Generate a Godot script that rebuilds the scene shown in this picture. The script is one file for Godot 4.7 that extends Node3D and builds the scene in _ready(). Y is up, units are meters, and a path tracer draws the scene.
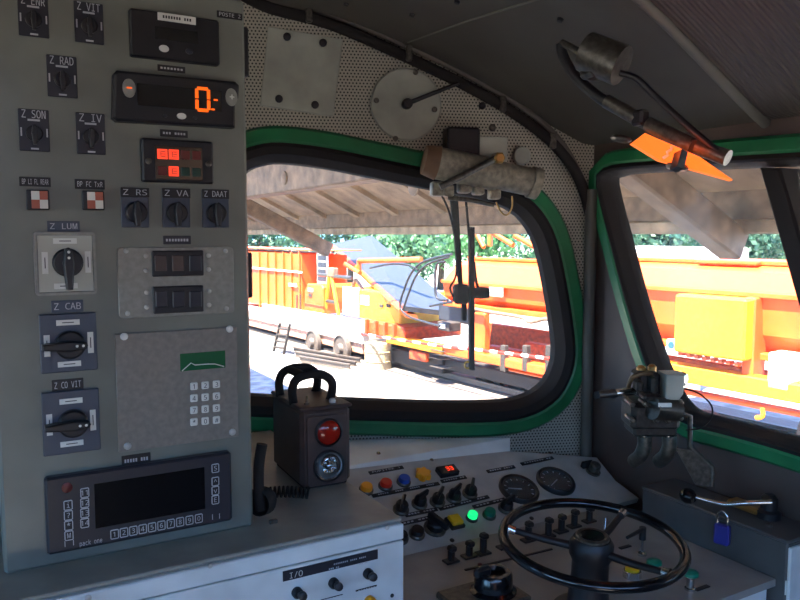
extends Node3D
# A locomotive cab seen from behind the driver's desk: arched roof, pointed front, side window on the right.
# World: x across the cab, -z is the way the loco faces, y up, cab floor at y 0, rails 1.5 m lower.

const FOCAL := 740.0
const EYE := Vector3(0, 1.5, 0)
const HEADING := 29.5
const GROUND := -1.5
var PITCH := atan(65.0 / 740.0)
var cf: Vector3
var cr: Vector3
var cu: Vector3
var M := {}
var taken := {}
var floor_y := -99.0   # nothing built with slab() reaches below this local height
var rng := RandomNumberGenerator.new()

# ---------------------------------------------------------------- pixels to directions, planes
func ray(px, py) -> Vector3:
	return cf + cr * ((px - 400.0) / FOCAL) + cu * ((300.0 - py) / FOCAL)
func deep(px, py, s) -> Vector3:
	return EYE + ray(px, py) * s
func frame(o: Vector3, u: Vector3, v: Vector3) -> Transform3D:
	return Transform3D(Basis(u, v, u.cross(v)), o)
func lp(t: Transform3D, px, py, off = 0.0) -> Vector3:
	var d := ray(px, py)
	var n := t.basis.z
	var k: float = (t.origin + n * off - EYE).dot(n) / d.dot(n)
	return t.affine_inverse() * (EYE + d * k)
func l2(t: Transform3D, px, py, off = 0.0) -> Vector2:
	var p := lp(t, px, py, off)
	return Vector2(p.x, p.y)

# ---------------------------------------------------------------- mesh helpers
func ST() -> SurfaceTool:
	var s := SurfaceTool.new()
	s.begin(Mesh.PRIMITIVE_TRIANGLES)
	s.set_smooth_group(-1)
	return s
func tri(s: SurfaceTool, a: Vector3, b: Vector3, c: Vector3):
	s.add_vertex(a); s.add_vertex(c); s.add_vertex(b)
func quad(s, a, b, c, d):
	tri(s, a, b, c); tri(s, a, c, d)
func oquad(s, a: Vector3, b: Vector3, c: Vector3, d: Vector3, out: Vector3):
	if (c - a).cross(d - b).dot(out) >= 0: quad(s, a, b, c, d)
	else: quad(s, d, c, b, a)
func otri(s, a: Vector3, b: Vector3, c: Vector3, out: Vector3):
	if (b - a).cross(c - a).dot(out) >= 0: tri(s, a, b, c)
	else: tri(s, a, c, b)
func box(s: SurfaceTool, c: Vector3, size: Vector3, bev := 0.0, x := Transform3D.IDENTITY):
	var h := size * 0.5
	var b: float = min(bev, min(h.x, min(h.y, h.z)) * 0.9)
	var P := func(sg: Vector3, ax: int) -> Vector3:
		var v := Vector3.ZERO
		for i in 3: v[i] = sg[i] * (h[i] - (0.0 if i == ax else b))
		return x * (c + v)
	s.set_smooth_group(-1)
	for ax in 3:
		var i := (ax + 1) % 3
		var j := (ax + 2) % 3
		for sg in [-1.0, 1.0]:
			var q := []
			for k in [[-1, -1], [1, -1], [1, 1], [-1, 1]]:
				var g := Vector3.ZERO
				g[ax] = sg; g[i] = k[0]; g[j] = k[1]
				q.append(P.call(g, ax))
			var o := Vector3.ZERO
			o[ax] = sg
			oquad(s, q[0], q[1], q[2], q[3], x.basis * o)
	if b <= 0.0: return
	for ax in 3:
		var i := (ax + 1) % 3
		var j := (ax + 2) % 3
		for si in [-1.0, 1.0]:
			for sj in [-1.0, 1.0]:
				var g0 := Vector3.ZERO
				g0[ax] = -1; g0[i] = si; g0[j] = sj
				var g1 := g0
				g1[ax] = 1
				var o := g0
				o[ax] = 0
				oquad(s, P.call(g0, i), P.call(g0, j), P.call(g1, j), P.call(g1, i), x.basis * o)
	for sx in [-1.0, 1.0]:
		for sy in [-1.0, 1.0]:
			for sz in [-1.0, 1.0]:
				var g := Vector3(sx, sy, sz)
				otri(s, P.call(g, 0), P.call(g, 1), P.call(g, 2), x.basis * g)
# profile [r, h]: from the outer foot up and in to the axis; the axis is the local z of x
func lathe(s: SurfaceTool, prof: Array, seg := 20, x := Transform3D.IDENTITY):
	var grp := 1
	var last := Vector2.ZERO
	for i in prof.size() - 1:
		var a := Vector2(prof[i][0], prof[i][1])
		var b := Vector2(prof[i + 1][0], prof[i + 1][1])
		var d := (b - a).normalized()
		if i > 0 and d.dot(last) < 0.8: grp += 1
		last = d
		s.set_smooth_group(grp)
		for k in seg:
			var t0 := TAU * k / seg
			var t1 := TAU * (k + 1) / seg
			var e0 := Vector3(cos(t0), sin(t0), 0)
			var e1 := Vector3(cos(t1), sin(t1), 0)
			var A := x * (e0 * a.x + Vector3(0, 0, a.y))
			var B := x * (e1 * a.x + Vector3(0, 0, a.y))
			var C := x * (e1 * b.x + Vector3(0, 0, b.y))
			var D := x * (e0 * b.x + Vector3(0, 0, b.y))
			if a.x > 1e-6 and b.x > 1e-6: quad(s, A, B, C, D)
			elif b.x > 1e-6: tri(s, A, C, D)
			elif a.x > 1e-6: tri(s, A, B, C)
	s.set_smooth_group(-1)
func look_basis(z: Vector3) -> Basis:
	z = z.normalized()
	var h := Vector3.UP if abs(z.y) < 0.9 else Vector3.RIGHT
	var x := h.cross(z).normalized()
	return Basis(x, z.cross(x), z)
func rod(s: SurfaceTool, a: Vector3, b: Vector3, r0: float, r1 := -1.0, seg := 12):
	if r1 < 0: r1 = r0
	var L := a.distance_to(b)
	lathe(s, [[0, 0], [r0, 0], [r1, L], [0, L]], seg, Transform3D(look_basis(b - a), a))
func tube(s: SurfaceTool, pts: Array, r, seg := 8, closed := false):
	var n := pts.size()
	var rings := []
	var up := Vector3.ZERO
	for i in n:
		var a: Vector3 = pts[(i - 1 + n) % n] if closed or i > 0 else pts[0]
		var b: Vector3 = pts[(i + 1) % n] if closed or i < n - 1 else pts[n - 1]
		var t := (b - a).normalized()
		if i == 0: up = look_basis(t).y
		up = (up - t * up.dot(t)).normalized()
		var sd := t.cross(up)
		var rr: float = r[i] if r is Array else r
		var ring := []
		for k in seg:
			var an := TAU * k / seg
			ring.append(pts[i] + (up * cos(an) + sd * sin(an)) * rr)
		rings.append(ring)
	s.set_smooth_group(1)
	for i in (n if closed else n - 1):
		var A: Array = rings[i]
		var B: Array = rings[(i + 1) % n]
		for k in seg:
			var k1 := (k + 1) % seg
			var out: Vector3 = A[k] + A[k1] - pts[i] * 2.0
			oquad(s, A[k], A[k1], B[k1], B[k], out)
	s.set_smooth_group(-1)
	if not closed:
		for e in [0, n - 1]:
			var out: Vector3 = (pts[0] - pts[1]) if e == 0 else (pts[n - 1] - pts[n - 2])
			for k in seg: otri(s, pts[e], rings[e][k], rings[e][(k + 1) % seg], out)
func curve(pts: Array, per := 6, closed := false) -> Array:
	var out := []
	var n := pts.size()
	for i in (n if closed else n - 1):
		var p0 = pts[(i - 1 + n) % n] if closed or i > 0 else pts[0]
		var p1 = pts[i]
		var p2 = pts[(i + 1) % n]
		var p3 = pts[(i + 2) % n] if closed or i + 2 < n else pts[n - 1]
		for k in per: out.append(p1.cubic_interpolate(p2, p0, p3, float(k) / per))
	if not closed: out.append(pts[n - 1])
	return out
func ccw(p: PackedVector2Array) -> PackedVector2Array:
	var q := p.duplicate()
	if Geometry2D.is_polygon_clockwise(q) : q.reverse()
	var a := 0.0
	for i in q.size(): a += q[i].cross(q[(i + 1) % q.size()])
	if a < 0: q.reverse()
	return q
func fill(s: SurfaceTool, poly: PackedVector2Array, z: float, out: float, x: Transform3D):
	var ix := Geometry2D.triangulate_polygon(poly)
	for i in range(0, ix.size(), 3):
		var a := poly[ix[i]]; var b := poly[ix[i + 1]]; var c := poly[ix[i + 2]]
		otri(s, x * Vector3(a.x, a.y, z), x * Vector3(b.x, b.y, z), x * Vector3(c.x, c.y, z), x.basis * Vector3(0, 0, out))
func skirt(s: SurfaceTool, poly: PackedVector2Array, z0: float, z1: float, x: Transform3D, inward := false):
	for i in poly.size():
		var a := poly[i]; var b := poly[(i + 1) % poly.size()]
		var o := Vector3(b.y - a.y, a.x - b.x, 0) * (-1.0 if inward else 1.0)
		oquad(s, x * Vector3(a.x, a.y, z0), x * Vector3(b.x, b.y, z0), x * Vector3(b.x, b.y, z1), x * Vector3(a.x, a.y, z1), x.basis * o)
func prism(s: SurfaceTool, poly, z0: float, z1: float, x := Transform3D.IDENTITY, bev := 0.0):
	var p := ccw(PackedVector2Array(poly))
	s.set_smooth_group(-1)
	if bev > 0.0:
		var n := p.size()
		var q := PackedVector2Array()
		for i in n:
			var d0 := (p[i] - p[(i - 1 + n) % n]).normalized()
			var d1 := (p[(i + 1) % n] - p[i]).normalized()
			var m := (Vector2(-d0.y, d0.x) + Vector2(-d1.y, d1.x))
			m = m / max(0.4, m.length_squared() * 0.5)
			q.append(p[i] + m * bev)
		for i in n:
			var j := (i + 1) % n
			var e := p[j] - p[i]
			oquad(s, x * Vector3(p[i].x, p[i].y, z1 - bev), x * Vector3(p[j].x, p[j].y, z1 - bev), x * Vector3(q[j].x, q[j].y, z1), x * Vector3(q[i].x, q[i].y, z1), x.basis * Vector3(e.y, -e.x, e.length()))
		fill(s, q, z1, 1, x); fill(s, p, z0, -1, x); skirt(s, p, z0, z1 - bev, x)
		return
	fill(s, p, z1, 1, x); fill(s, p, z0, -1, x); skirt(s, p, z0, z1, x)
# a plate with holes: cut into slabs through the middle of each hole
func holed(s: SurfaceTool, outer: PackedVector2Array, holes: Array, z0: float, z1: float):
	var id := Transform3D.IDENTITY
	s.set_smooth_group(-1)
	var xs := [-99.0]
	for h in holes:
		var c := Vector2.ZERO
		for p in h: c += p
		xs.append(c.x / h.size())
	xs.append(99.0)
	xs.sort()
	for i in xs.size() - 1:
		var slab := PackedVector2Array([Vector2(xs[i], -99), Vector2(xs[i + 1], -99), Vector2(xs[i + 1], 99), Vector2(xs[i], 99)])
		for piece in Geometry2D.intersect_polygons(outer, slab):
			var parts := [piece]
			for h in holes:
				var nx := []
				for q in parts: nx.append_array(Geometry2D.clip_polygons(q, h))
				parts = nx
			for q in parts:
				fill(s, q, z1, 1, id); fill(s, q, z0, -1, id)
	skirt(s, ccw(outer), z0, z1, id)
	for h in holes: skirt(s, ccw(h), z0, z1, id, true)
# a profile of [offset outwards, z] carried round a closed outline; outer foot first, then up and in
func ring(s: SurfaceTool, outline: PackedVector2Array, prof: Array):
	var p := ccw(outline)
	var n := p.size()
	var nor := []
	for i in n:
		var d := (p[(i + 1) % n] - p[(i - 1 + n) % n]).normalized()
		nor.append(Vector2(d.y, -d.x))
	for k in prof.size() - 1:
		s.set_smooth_group(k + 1)
		var e := Vector2(prof[k + 1][0] - prof[k][0], prof[k + 1][1] - prof[k][1])
		for i in n:
			var j := (i + 1) % n
			var f := func(a: int, m: int) -> Vector3:
				var q: Vector2 = p[a] + nor[a] * prof[m][0]
				return Vector3(q.x, q.y, prof[m][1])
			var o: Vector2 = nor[i] * e.y
			oquad(s, f.call(i, k), f.call(j, k), f.call(j, k + 1), f.call(i, k + 1), Vector3(o.x, o.y, -e.x))
	s.set_smooth_group(-1)
func grow(outline: PackedVector2Array, d: float) -> PackedVector2Array:
	var p := ccw(outline)
	var n := p.size()
	var q := PackedVector2Array()
	for i in n:
		var t := (p[(i + 1) % n] - p[(i - 1 + n) % n]).normalized()
		q.append(p[i] + Vector2(t.y, -t.x) * d)
	return q
func round_rect(c: Vector2, w: float, h: float, r: float, n := 4) -> PackedVector2Array:
	var q := PackedVector2Array()
	for k in 4:
		var cc := c + Vector2((w / 2 - r) * (1 if k in [0, 3] else -1), (h / 2 - r) * (1 if k < 2 else -1))
		for i in n + 1:
			var a := PI / 2 * (k + float(i) / n)
			q.append(cc + Vector2(cos(a), sin(a)) * r)
	return q

# ---------------------------------------------------------------- nodes
func numbered(n: String) -> String:
	if not taken.has(n):
		taken[n] = 0
		return n
	taken[n] += 1
	return "%s_%03d" % [n, taken[n]]
func obj(called: String, s: SurfaceTool, m: Material, parent: Node3D, label := "") -> MeshInstance3D:
	s.generate_normals()
	var o := MeshInstance3D.new()
	o.mesh = s.commit()
	o.material_override = m
	o.name = called
	o.cast_shadow = GeometryInstance3D.SHADOW_CASTING_SETTING_ON
	parent.add_child(o, true)
	if label: o.set_meta("label", label)
	return o
func thing(called: String, label: String, category: String, t: Transform3D, group := "") -> Node3D:
	var o := Node3D.new()
	o.name = numbered(called)
	add_child(o)
	o.transform = t
	o.set_meta("label", label)
	o.set_meta("category", category)
	if group: o.set_meta("group", group)
	return o
func setting(called: String, label: String, category: String, t := Transform3D.IDENTITY) -> Node3D:
	var o := thing(called, label, category, t)
	o.set_meta("kind", "structure")
	return o
func letters(parent: Node3D, txt: String, h: float, pos: Vector3, m: Material, basis := Basis.IDENTITY, wide := 0.0) -> MeshInstance3D:
	var t := TextMesh.new()
	var f := SystemFont.new()
	f.font_names = PackedStringArray(["Droid Sans Mono"])
	t.font = f
	t.text = txt
	t.font_size = 40
	t.pixel_size = h / 29.0
	t.depth = 0.0004
	t.curve_step = 2.0
	var o := MeshInstance3D.new()
	o.mesh = t
	o.material_override = m
	o.name = "lettering"
	var sc := 1.0
	if wide > 0.0: sc = wide / max(0.001, t.get_aabb().size.x)
	o.transform = Transform3D(basis * Basis.from_scale(Vector3(sc, 1, 1)), pos)
	parent.add_child(o, true)
	return o

# ---------------------------------------------------------------- materials
func mat(c: Color, rough := 0.6, metal := 0.0) -> StandardMaterial3D:
	var m := StandardMaterial3D.new()
	m.albedo_color = c
	m.roughness = rough
	m.metallic = metal
	return m
func rgb(r, g, b) -> Color: return Color(r / 255.0, g / 255.0, b / 255.0)
func noise_tex(seed_: int, freq: float, lo: float, hi: float, size := 256, oct := 4) -> ImageTexture:
	var n := FastNoiseLite.new()
	n.seed = seed_; n.frequency = freq; n.fractal_octaves = oct
	n.noise_type = FastNoiseLite.TYPE_SIMPLEX_SMOOTH
	var im := n.get_seamless_image(size, size)
	im.convert(Image.FORMAT_RGB8)
	for y in size:
		for x in size:
			var v := lerpf(lo, hi, im.get_pixel(x, y).r)
			im.set_pixel(x, y, Color(v, v, v))
	return ImageTexture.create_from_image(im)
func grained(c: Color, rough: float, tex: Texture2D, scale: float, bump: Texture2D = null, amount := 0.0) -> StandardMaterial3D:
	var m := mat(c, rough)
	m.albedo_texture = tex
	m.uv1_triplanar = true
	m.uv1_scale = Vector3.ONE * scale
	if bump:
		m.heightmap_enabled = true
		m.heightmap_texture = bump
		m.heightmap_scale = amount
	return m
func glow(c: Color, e: float) -> StandardMaterial3D:
	var m := mat(c, 0.5)
	m.emission_enabled = true
	m.emission = c
	m.emission_energy_multiplier = e
	return m
func make_materials():
	var blotch := noise_tex(3, 0.012, 0.84, 1.0)
	var fine := noise_tex(5, 0.06, 0.86, 1.0)
	var rough_n := noise_tex(9, 0.05, 0.0, 1.0, 256, 3)
	var dirt := noise_tex(11, 0.02, 0.6, 1.0, 512, 5)
	M.cab_paint = grained(rgb(122, 125, 116), 0.33, blotch, 2.0, rough_n, 0.02)
	M.low_paint = grained(rgb(224, 230, 230), 0.5, blotch, 2.0)
	M.worktop = grained(rgb(152, 150, 140), 0.42, blotch, 3.0, rough_n, 0.015)
	M.desk_paint = grained(rgb(184, 184, 178), 0.45, blotch, 3.0, rough_n, 0.015)
	M.desk_top = grained(rgb(152, 150, 146), 0.45, blotch, 3.0, rough_n, 0.015)
	M.side_paint = grained(rgb(80, 66, 60), 0.55, blotch, 2.0)
	M.sill_paint = grained(rgb(240, 246, 240), 0.5, blotch, 2.0)
	M.wall_paint = grained(rgb(98, 92, 86), 0.55, blotch, 2.0)
	M.ceil_paint = grained(rgb(92, 88, 80), 0.6, blotch, 1.5)
	M.green_paint = grained(rgb(32, 118, 72), 0.38, blotch, 3.0)
	M.plate_paint = grained(rgb(170, 172, 160), 0.35, blotch, 3.0)
	M.motor_paint = grained(rgb(168, 160, 140), 0.5, dirt, 6.0)
	M.rubber = mat(rgb(24, 18, 16), 0.85)
	M.black = mat(rgb(22, 21, 25), 0.45)
	M.gloss_black = mat(rgb(16, 15, 18), 0.15)
	M.dark_plate = mat(rgb(36, 37, 46), 0.4)
	M.blue_plate = mat(rgb(62, 70, 84), 0.4)
	M.pale_plate = mat(rgb(176, 176, 164), 0.25)
	M.brushed = grained(rgb(146, 146, 138), 0.32, fine, 6.0)
	M.brushed.metallic = 0.15
	M.keypad_plate = grained(rgb(134, 128, 120), 0.4, fine, 6.0)
	M.keypad_plate.metallic = 0.1
	M.dark_steel = grained(rgb(74, 70, 66), 0.42, dirt, 8.0)
	M.dark_steel.metallic = 0.6
	M.console_dark = grained(rgb(84, 84, 84), 0.5, blotch, 3.0)
	M.bronze = grained(rgb(122, 100, 72), 0.45, dirt, 8.0)
	M.bronze.metallic = 0.5
	M.screw = mat(rgb(176, 174, 168), 0.35, 0.3)
	M.chrome = mat(rgb(205, 205, 205), 0.14, 1.0)
	M.steel = grained(rgb(120, 116, 108), 0.4, dirt, 8.0)
	M.steel.metallic = 0.8
	M.brass = mat(rgb(176, 140, 84), 0.35, 0.8)
	M.white = mat(rgb(212, 212, 205), 0.5)
	M.ink = mat(rgb(40, 40, 44), 0.6)
	M.print = mat(rgb(176, 178, 182), 0.5)
	M.red = mat(rgb(206, 44, 26), 0.35)
	M.dull_red = mat(rgb(92, 30, 26), 0.4)
	M.brick_red = mat(rgb(164, 88, 68), 0.4)
	M.amber = mat(rgb(232, 150, 14), 0.35)
	M.blue = mat(rgb(34, 76, 168), 0.35)
	M.yellow = mat(rgb(214, 176, 20), 0.35)
	M.teal = mat(rgb(8, 112, 88), 0.3)
	M.dull_green = mat(rgb(24, 58, 48), 0.4)
	M.lcd = mat(rgb(28, 88, 54), 0.25)
	M.lamp_brown = grained(rgb(78, 62, 58), 0.45, blotch, 6.0)
	M.lamp_lens_red = mat(rgb(150, 26, 14), 0.1)
	M.reflector = mat(rgb(190, 195, 200), 0.12, 1.0)
	M.led_orange = glow(Color(1.0, 0.38, 0.06), 0.36)
	M.led_red = glow(Color(1.0, 0.27, 0.16), 0.32)
	M.led_green = glow(Color(0.12, 1.0, 0.55), 0.3)
	M.visor_glow = glow(Color(1.0, 0.47, 0.16), 0.36)  # glow added to the orange plastic visor, which holds no lamp
	M.padlock = mat(rgb(40, 44, 128), 0.4)
	M.glass = mat(Color(0.86, 0.9, 0.88, 0.07), 0.02)
	M.glass.transparency = BaseMaterial3D.TRANSPARENCY_ALPHA
	M.glass.metallic_specular = 0.15
	# perforated sheet: two staggered holes in each tile
	var im := Image.create(64, 110, false, Image.FORMAT_RGB8)
	for y in 110:
		for x in 64:
			var d := 99.0
			for c in [Vector2(0, 27), Vector2(64, 27), Vector2(32, 82), Vector2(32, -28), Vector2(0, 137), Vector2(64, 137)]:
				d = min(d, c.distance_to(Vector2(x, y)))
			var k := smoothstep(13.0, 18.0, d)
			im.set_pixel(x, y, Color(0.26, 0.25, 0.23).lerp(Color(1, 1, 1), k))
	M.perforated = mat(rgb(164, 160, 146), 0.5)
	M.perforated.albedo_texture = ImageTexture.create_from_image(im)
	M.perforated.uv1_triplanar = true
	M.perforated.uv1_scale = Vector3(1 / 0.0075, 1 / 0.013, 1)
	# ribbed roof lining
	var rb := Image.create(32, 4, false, Image.FORMAT_RGB8)
	for x in 32:
		var v: float = 0.5 + 0.5 * cos(TAU * x / 32.0)
		for y in 4: rb.set_pixel(x, y, Color(v, v, v))
	M.ribbed = mat(rgb(88, 82, 76), 0.55)
	M.ribbed.heightmap_enabled = true
	M.ribbed.heightmap_texture = ImageTexture.create_from_image(rb)
	M.ribbed.heightmap_scale = 0.12
	# outside
	M.concrete = grained(rgb(176, 172, 164), 0.85, dirt, 0.25)
	M.ballast = grained(rgb(112, 104, 98), 0.9, fine, 0.8)
	M.rail = grained(rgb(112, 100, 92), 0.5, dirt, 1.5)
	M.rail.metallic = 0.4
	M.wagon_orange = grained(rgb(236, 94, 26), 0.5, blotch, 0.5)
	M.wagon_yellow = grained(rgb(244, 154, 20), 0.5, blotch, 0.5)
	M.salmon = grained(rgb(232, 170, 140), 0.6, dirt, 0.8)
	M.rust_orange = grained(rgb(214, 84, 34), 0.6, dirt, 0.8)
	M.crate_yellow = grained(rgb(222, 168, 32), 0.5, blotch, 0.5)
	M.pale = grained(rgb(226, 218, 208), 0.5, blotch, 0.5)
	M.grime_and_shade = grained(rgb(66, 58, 54), 0.8, dirt, 1.0)  # dirty dark steel, also colours the boxes that stand in for shade
	M.wheel = grained(rgb(104, 92, 84), 0.6, dirt, 1.5)
	M.wheel_pale = grained(rgb(206, 182, 140), 0.6, dirt, 1.5)
	M.belt = grained(rgb(54, 59, 70), 0.55, dirt, 0.8)
	M.sheet = grained(rgb(210, 176, 140), 0.6, dirt, 0.4)
	M.sheet.backlight_enabled = true
	M.sheet.backlight = Color(0.42, 0.28, 0.17)
	M.beam = grained(rgb(150, 118, 92), 0.65, dirt, 0.6)
	M.brick = grained(rgb(120, 62, 48), 0.85, dirt, 0.5)
	M.hose = mat(rgb(30, 30, 34), 0.5)
	M.leaf = []
	for c in [rgb(46, 86, 54), rgb(60, 108, 60), rgb(36, 72, 52), rgb(64, 104, 70)]:
		var lm := mat(c, 0.6)
		lm.backlight_enabled = true
		lm.backlight = c
		lm.cull_mode = BaseMaterial3D.CULL_DISABLED
		M.leaf.append(lm)
	M.bark = grained(rgb(84, 70, 56), 0.9, dirt, 2.0)
	M.tape = mat(rgb(236, 226, 220), 0.6)
	M.shell = grained(rgb(120, 118, 108), 0.6, blotch, 1.0)

# ---------------------------------------------------------------- the cab shell
const MID := -0.3          # the cab's centre line
const SIDE := 1.2          # inner face of the right-hand wall
const BACK := 1.0
var T_FRONT: Transform3D
var T_SIDE: Transform3D
func roof_h(x: float) -> float:
	var u: float = abs(x - MID)
	var t := [[0.0, 2.1], [0.4, 2.075], [0.7, 2.01], [0.835, 1.967], [0.95, 1.947], [1.088, 1.899], [1.252, 1.822], [1.38, 1.752], [1.458, 1.71], [1.5, 1.69], [1.7, 1.69]]
	for i in t.size() - 1:
		if u <= t[i + 1][0] or i == t.size() - 2:
			return lerpf(t[i][1], t[i + 1][1], (u - t[i][0]) / (t[i + 1][0] - t[i][0]))
	return 1.69
func front_z(x: float) -> float:
	return (-1.578 + 0.342 * (MID + abs(x - MID))) / 0.94
func wall_outline(t: Transform3D, x0: float, x1: float) -> PackedVector2Array:
	var q := PackedVector2Array([Vector2(0, 0), Vector2((x1 - x0) / t.basis.x.x, 0)])
	for i in 25:
		var x := lerpf(x1, x0, i / 24.0)
		q.append(Vector2((x - x0) / t.basis.x.x, roof_h(x) + 0.01))
	return q
func px_loop(t: Transform3D, pts: Array, per := 4, off := 0.0) -> PackedVector2Array:
	var q := []
	for p in pts: q.append(l2(t, p[0], p[1], off))
	return ccw(PackedVector2Array(curve(q, per, true)))
func window(n: int, label: String, t: Transform3D, outline: PackedVector2Array, gasket_w: float, frame_w: float):
	var w := setting("window_%d" % n, label, "window", t)
	var s := ST()
	ring(s, outline, [[frame_w, -0.005], [frame_w, 0.006], [frame_w - 0.006, 0.014], [gasket_w + 0.008, 0.016], [gasket_w, 0.012], [gasket_w, -0.02]])
	obj("window_frame", s, M.green_paint, w, "glossy green painted frame")
	s = ST()
	ring(s, outline, [[gasket_w + 0.002, -0.005], [gasket_w + 0.002, 0.016], [gasket_w - 0.006, 0.021], [gasket_w * 0.45, 0.014], [0.002, -0.012], [0.0, -0.036]])
	obj("gasket", s, M.rubber, w, "black rubber gasket")
	s = ST()
	prism(s, grow(outline, 0.006), -0.031, -0.025)
	obj("glass_pane", s, M.glass, w)
	return w
func build_shell():
	# front wall, right half, perforated lining with the windscreen in it
	T_FRONT = frame(Vector3(MID, 0, front_z(MID)), Vector3(0.94, 0, 0.342).normalized(), Vector3.UP)
	T_SIDE = frame(Vector3(SIDE, 0, front_z(SIDE)), Vector3(0, 0, 1), Vector3.UP)
	var glass1 := px_loop(T_FRONT, [[232, 190], [246, 172], [262, 165], [282, 163], [325, 168], [385, 180], [440, 191], [480, 199], [508, 208], [526, 223], [538, 246], [547, 285], [554, 328], [556, 354], [551, 374], [540, 389], [520, 399], [490, 403], [430, 403], [340, 400], [262, 397], [232, 393], [218, 378], [213, 330], [214, 270], [219, 220]], 3)
	var glass2 := px_loop(T_SIDE, [[617, 184], [622, 177], [636, 174], [690, 171], [760, 168], [860, 164], [1000, 160], [1300, 148], [1370, 165], [1450, 400], [1440, 600], [1380, 640], [1000, 498], [860, 455], [790, 434], [735, 420], [705, 413], [690, 403], [678, 384], [664, 352], [646, 296], [630, 236]], 3, -0.028)
	var ws := setting("wall_front", "grey perforated metal wall lining around the windscreen", "wall", T_FRONT)
	var s := ST()
	holed(s, wall_outline(T_FRONT, MID, SIDE), [grow(glass1, 0.04)], -0.04, 0.0)
	obj("perforated_lining", s, M.perforated, ws)
	window(1, "windscreen with green frame and black rubber gasket beside the switch cabinet", T_FRONT, glass1, 0.038, 0.075)
	# the other half of the pointed front, out of view, with its own windscreen
	var tm := frame(Vector3(MID - 1.5, 0, front_z(SIDE)), Vector3(0.94, 0, -0.342).normalized(), Vector3.UP)
	var mir := PackedVector2Array()
	var L := 1.5 / T_FRONT.basis.x.x
	for p in glass1: mir.append(Vector2(L - p.x, p.y))
	mir = ccw(mir)
	var wm := setting("wall_far_front", "grey perforated metal wall lining on the far side of the cab nose", "wall", tm)
	s = ST()
	holed(s, wall_outline(tm, MID - 1.5, MID), [grow(mir, 0.04)], -0.04, 0.0)
	obj("perforated_lining", s, M.perforated, wm)
	window(4, "second windscreen on the far half of the cab nose", tm, mir, 0.038, 0.075)
	# right side wall
	var side_len := BACK - front_z(SIDE)
	var wr := setting("wall_right", "dark grey side wall of the cab under the long side window", "wall", T_SIDE)
	s = ST()
	holed(s, PackedVector2Array([Vector2(0, 0), Vector2(side_len, 0), Vector2(side_len, 1.7), Vector2(0, 1.7)]), [grow(glass2, 0.03)], -0.05, 0.0)
	obj("side_panel", s, M.side_paint, wr)
	var w2: Node3D = window(2, "long side window with green frame above the side console", T_SIDE, glass2, 0.018, 0.052)
	s = ST()
	var bar := []
	for p in [[763, 168], [784, 168], [872, 470], [849, 470]]: bar.append(l2(T_SIDE, p[0], p[1]))
	prism(s, bar, -0.05, 0.012, Transform3D.IDENTITY, 0.004)
	obj("window_bar", s, M.rubber, w2, "black upright bar")
	# left side wall and back wall with their windows, out of view: they let the daylight in
	var tl := frame(Vector3(MID - 1.5, 0, BACK), Vector3(0, 0, -1), Vector3.UP)
	var wl := setting("wall_left", "grey side wall on the far side of the cab with wide windows", "wall", tl)
	s = ST()
	var wa := round_rect(Vector2(0.42, 1.28), 0.66, 0.72, 0.08)
	var wb := round_rect(Vector2(1.4, 1.28), 0.95, 0.72, 0.08)
	holed(s, PackedVector2Array([Vector2(0, 0), Vector2(side_len, 0), Vector2(side_len, 1.7), Vector2(0, 1.7)]), [wa, wb], -0.05, 0.0)
	obj("side_panel", s, M.wall_paint, wl)
	var tb := frame(Vector3(SIDE, 0, BACK), Vector3(-1, 0, 0), Vector3.UP)
	var wk := setting("wall_back", "grey back wall of the cab with windows and a doorway", "wall", tb)
	s = ST()
	var ob := PackedVector2Array([Vector2(0, 0), Vector2(3, 0)])
	for i in 25: ob.append(Vector2(3 - i / 8.0, roof_h(SIDE - 3 + i / 8.0) + 0.01))
	holed(s, ob, REAR_HOLES.map(func(r): return round_rect(Vector2(r[0], r[1]), r[2], r[3], 0.06)), -0.05, 0.0)
	obj("back_panel", s, M.wall_paint, wk)
	# roof: smooth panels in front of the hoop, ribbed lining behind it
	var HOOP := -0.82
	for part in 3:
		s = ST()
		var n := 36
		for i in n:
			var xa := MID - 1.56 + 3.12 * i / n
			var xb := MID - 1.56 + 3.12 * (i + 1) / n
			var a := Vector3(xa, roof_h(xa), 0)
			var b := Vector3(xb, roof_h(xb), 0)
			var za := front_z(xa) - 0.05
			var zb := front_z(xb) - 0.05
			if part == 0:
				s.set_smooth_group(1)
				oquad(s, a + Vector3(0, 0, za), b + Vector3(0, 0, zb), b + Vector3(0, 0, HOOP), a + Vector3(0, 0, HOOP), Vector3.DOWN)
			elif part == 1:
				s.set_smooth_group(1)
				var q := [a + Vector3(0, 0, HOOP), b + Vector3(0, 0, HOOP), b + Vector3(0, 0, BACK + 0.05), a + Vector3(0, 0, BACK + 0.05)]
				for k in [0, 2, 1, 0, 3, 2]:
					s.set_uv(Vector2((q[k].z - HOOP) / 0.0085, xa))
					s.add_vertex(q[k])
			else:
				s.set_smooth_group(1)
				var o := Vector3(0, 0.06, 0)
				oquad(s, a + o + Vector3(0, 0, za), b + o + Vector3(0, 0, zb), b + o + Vector3(0, 0, BACK + 0.05), a + o + Vector3(0, 0, BACK + 0.05), Vector3.UP)
		if part == 0: obj("smooth_panel", s, M.ceil_paint, setting("ceiling", "arched cab ceiling of smooth dark grey panels and ribbed lining", "ceiling"))
		elif part == 1: obj("ribbed_lining", s, M.ribbed, get_node("ceiling"), "finely ribbed grey lining")
		else: obj("roof_skin", s, M.shell, get_node("ceiling"))
	s = ST()
	var hoop := []
	for i in 30:
		var x := lerpf(SIDE - 0.01, MID, i / 29.0)
		hoop.append(Vector3(x, roof_h(x) - 0.004, HOOP))
	tube(s, hoop, 0.009, 8)
	obj("hoop_trim", s, M.shell, get_node("ceiling"), "narrow grey hoop strip")
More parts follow.
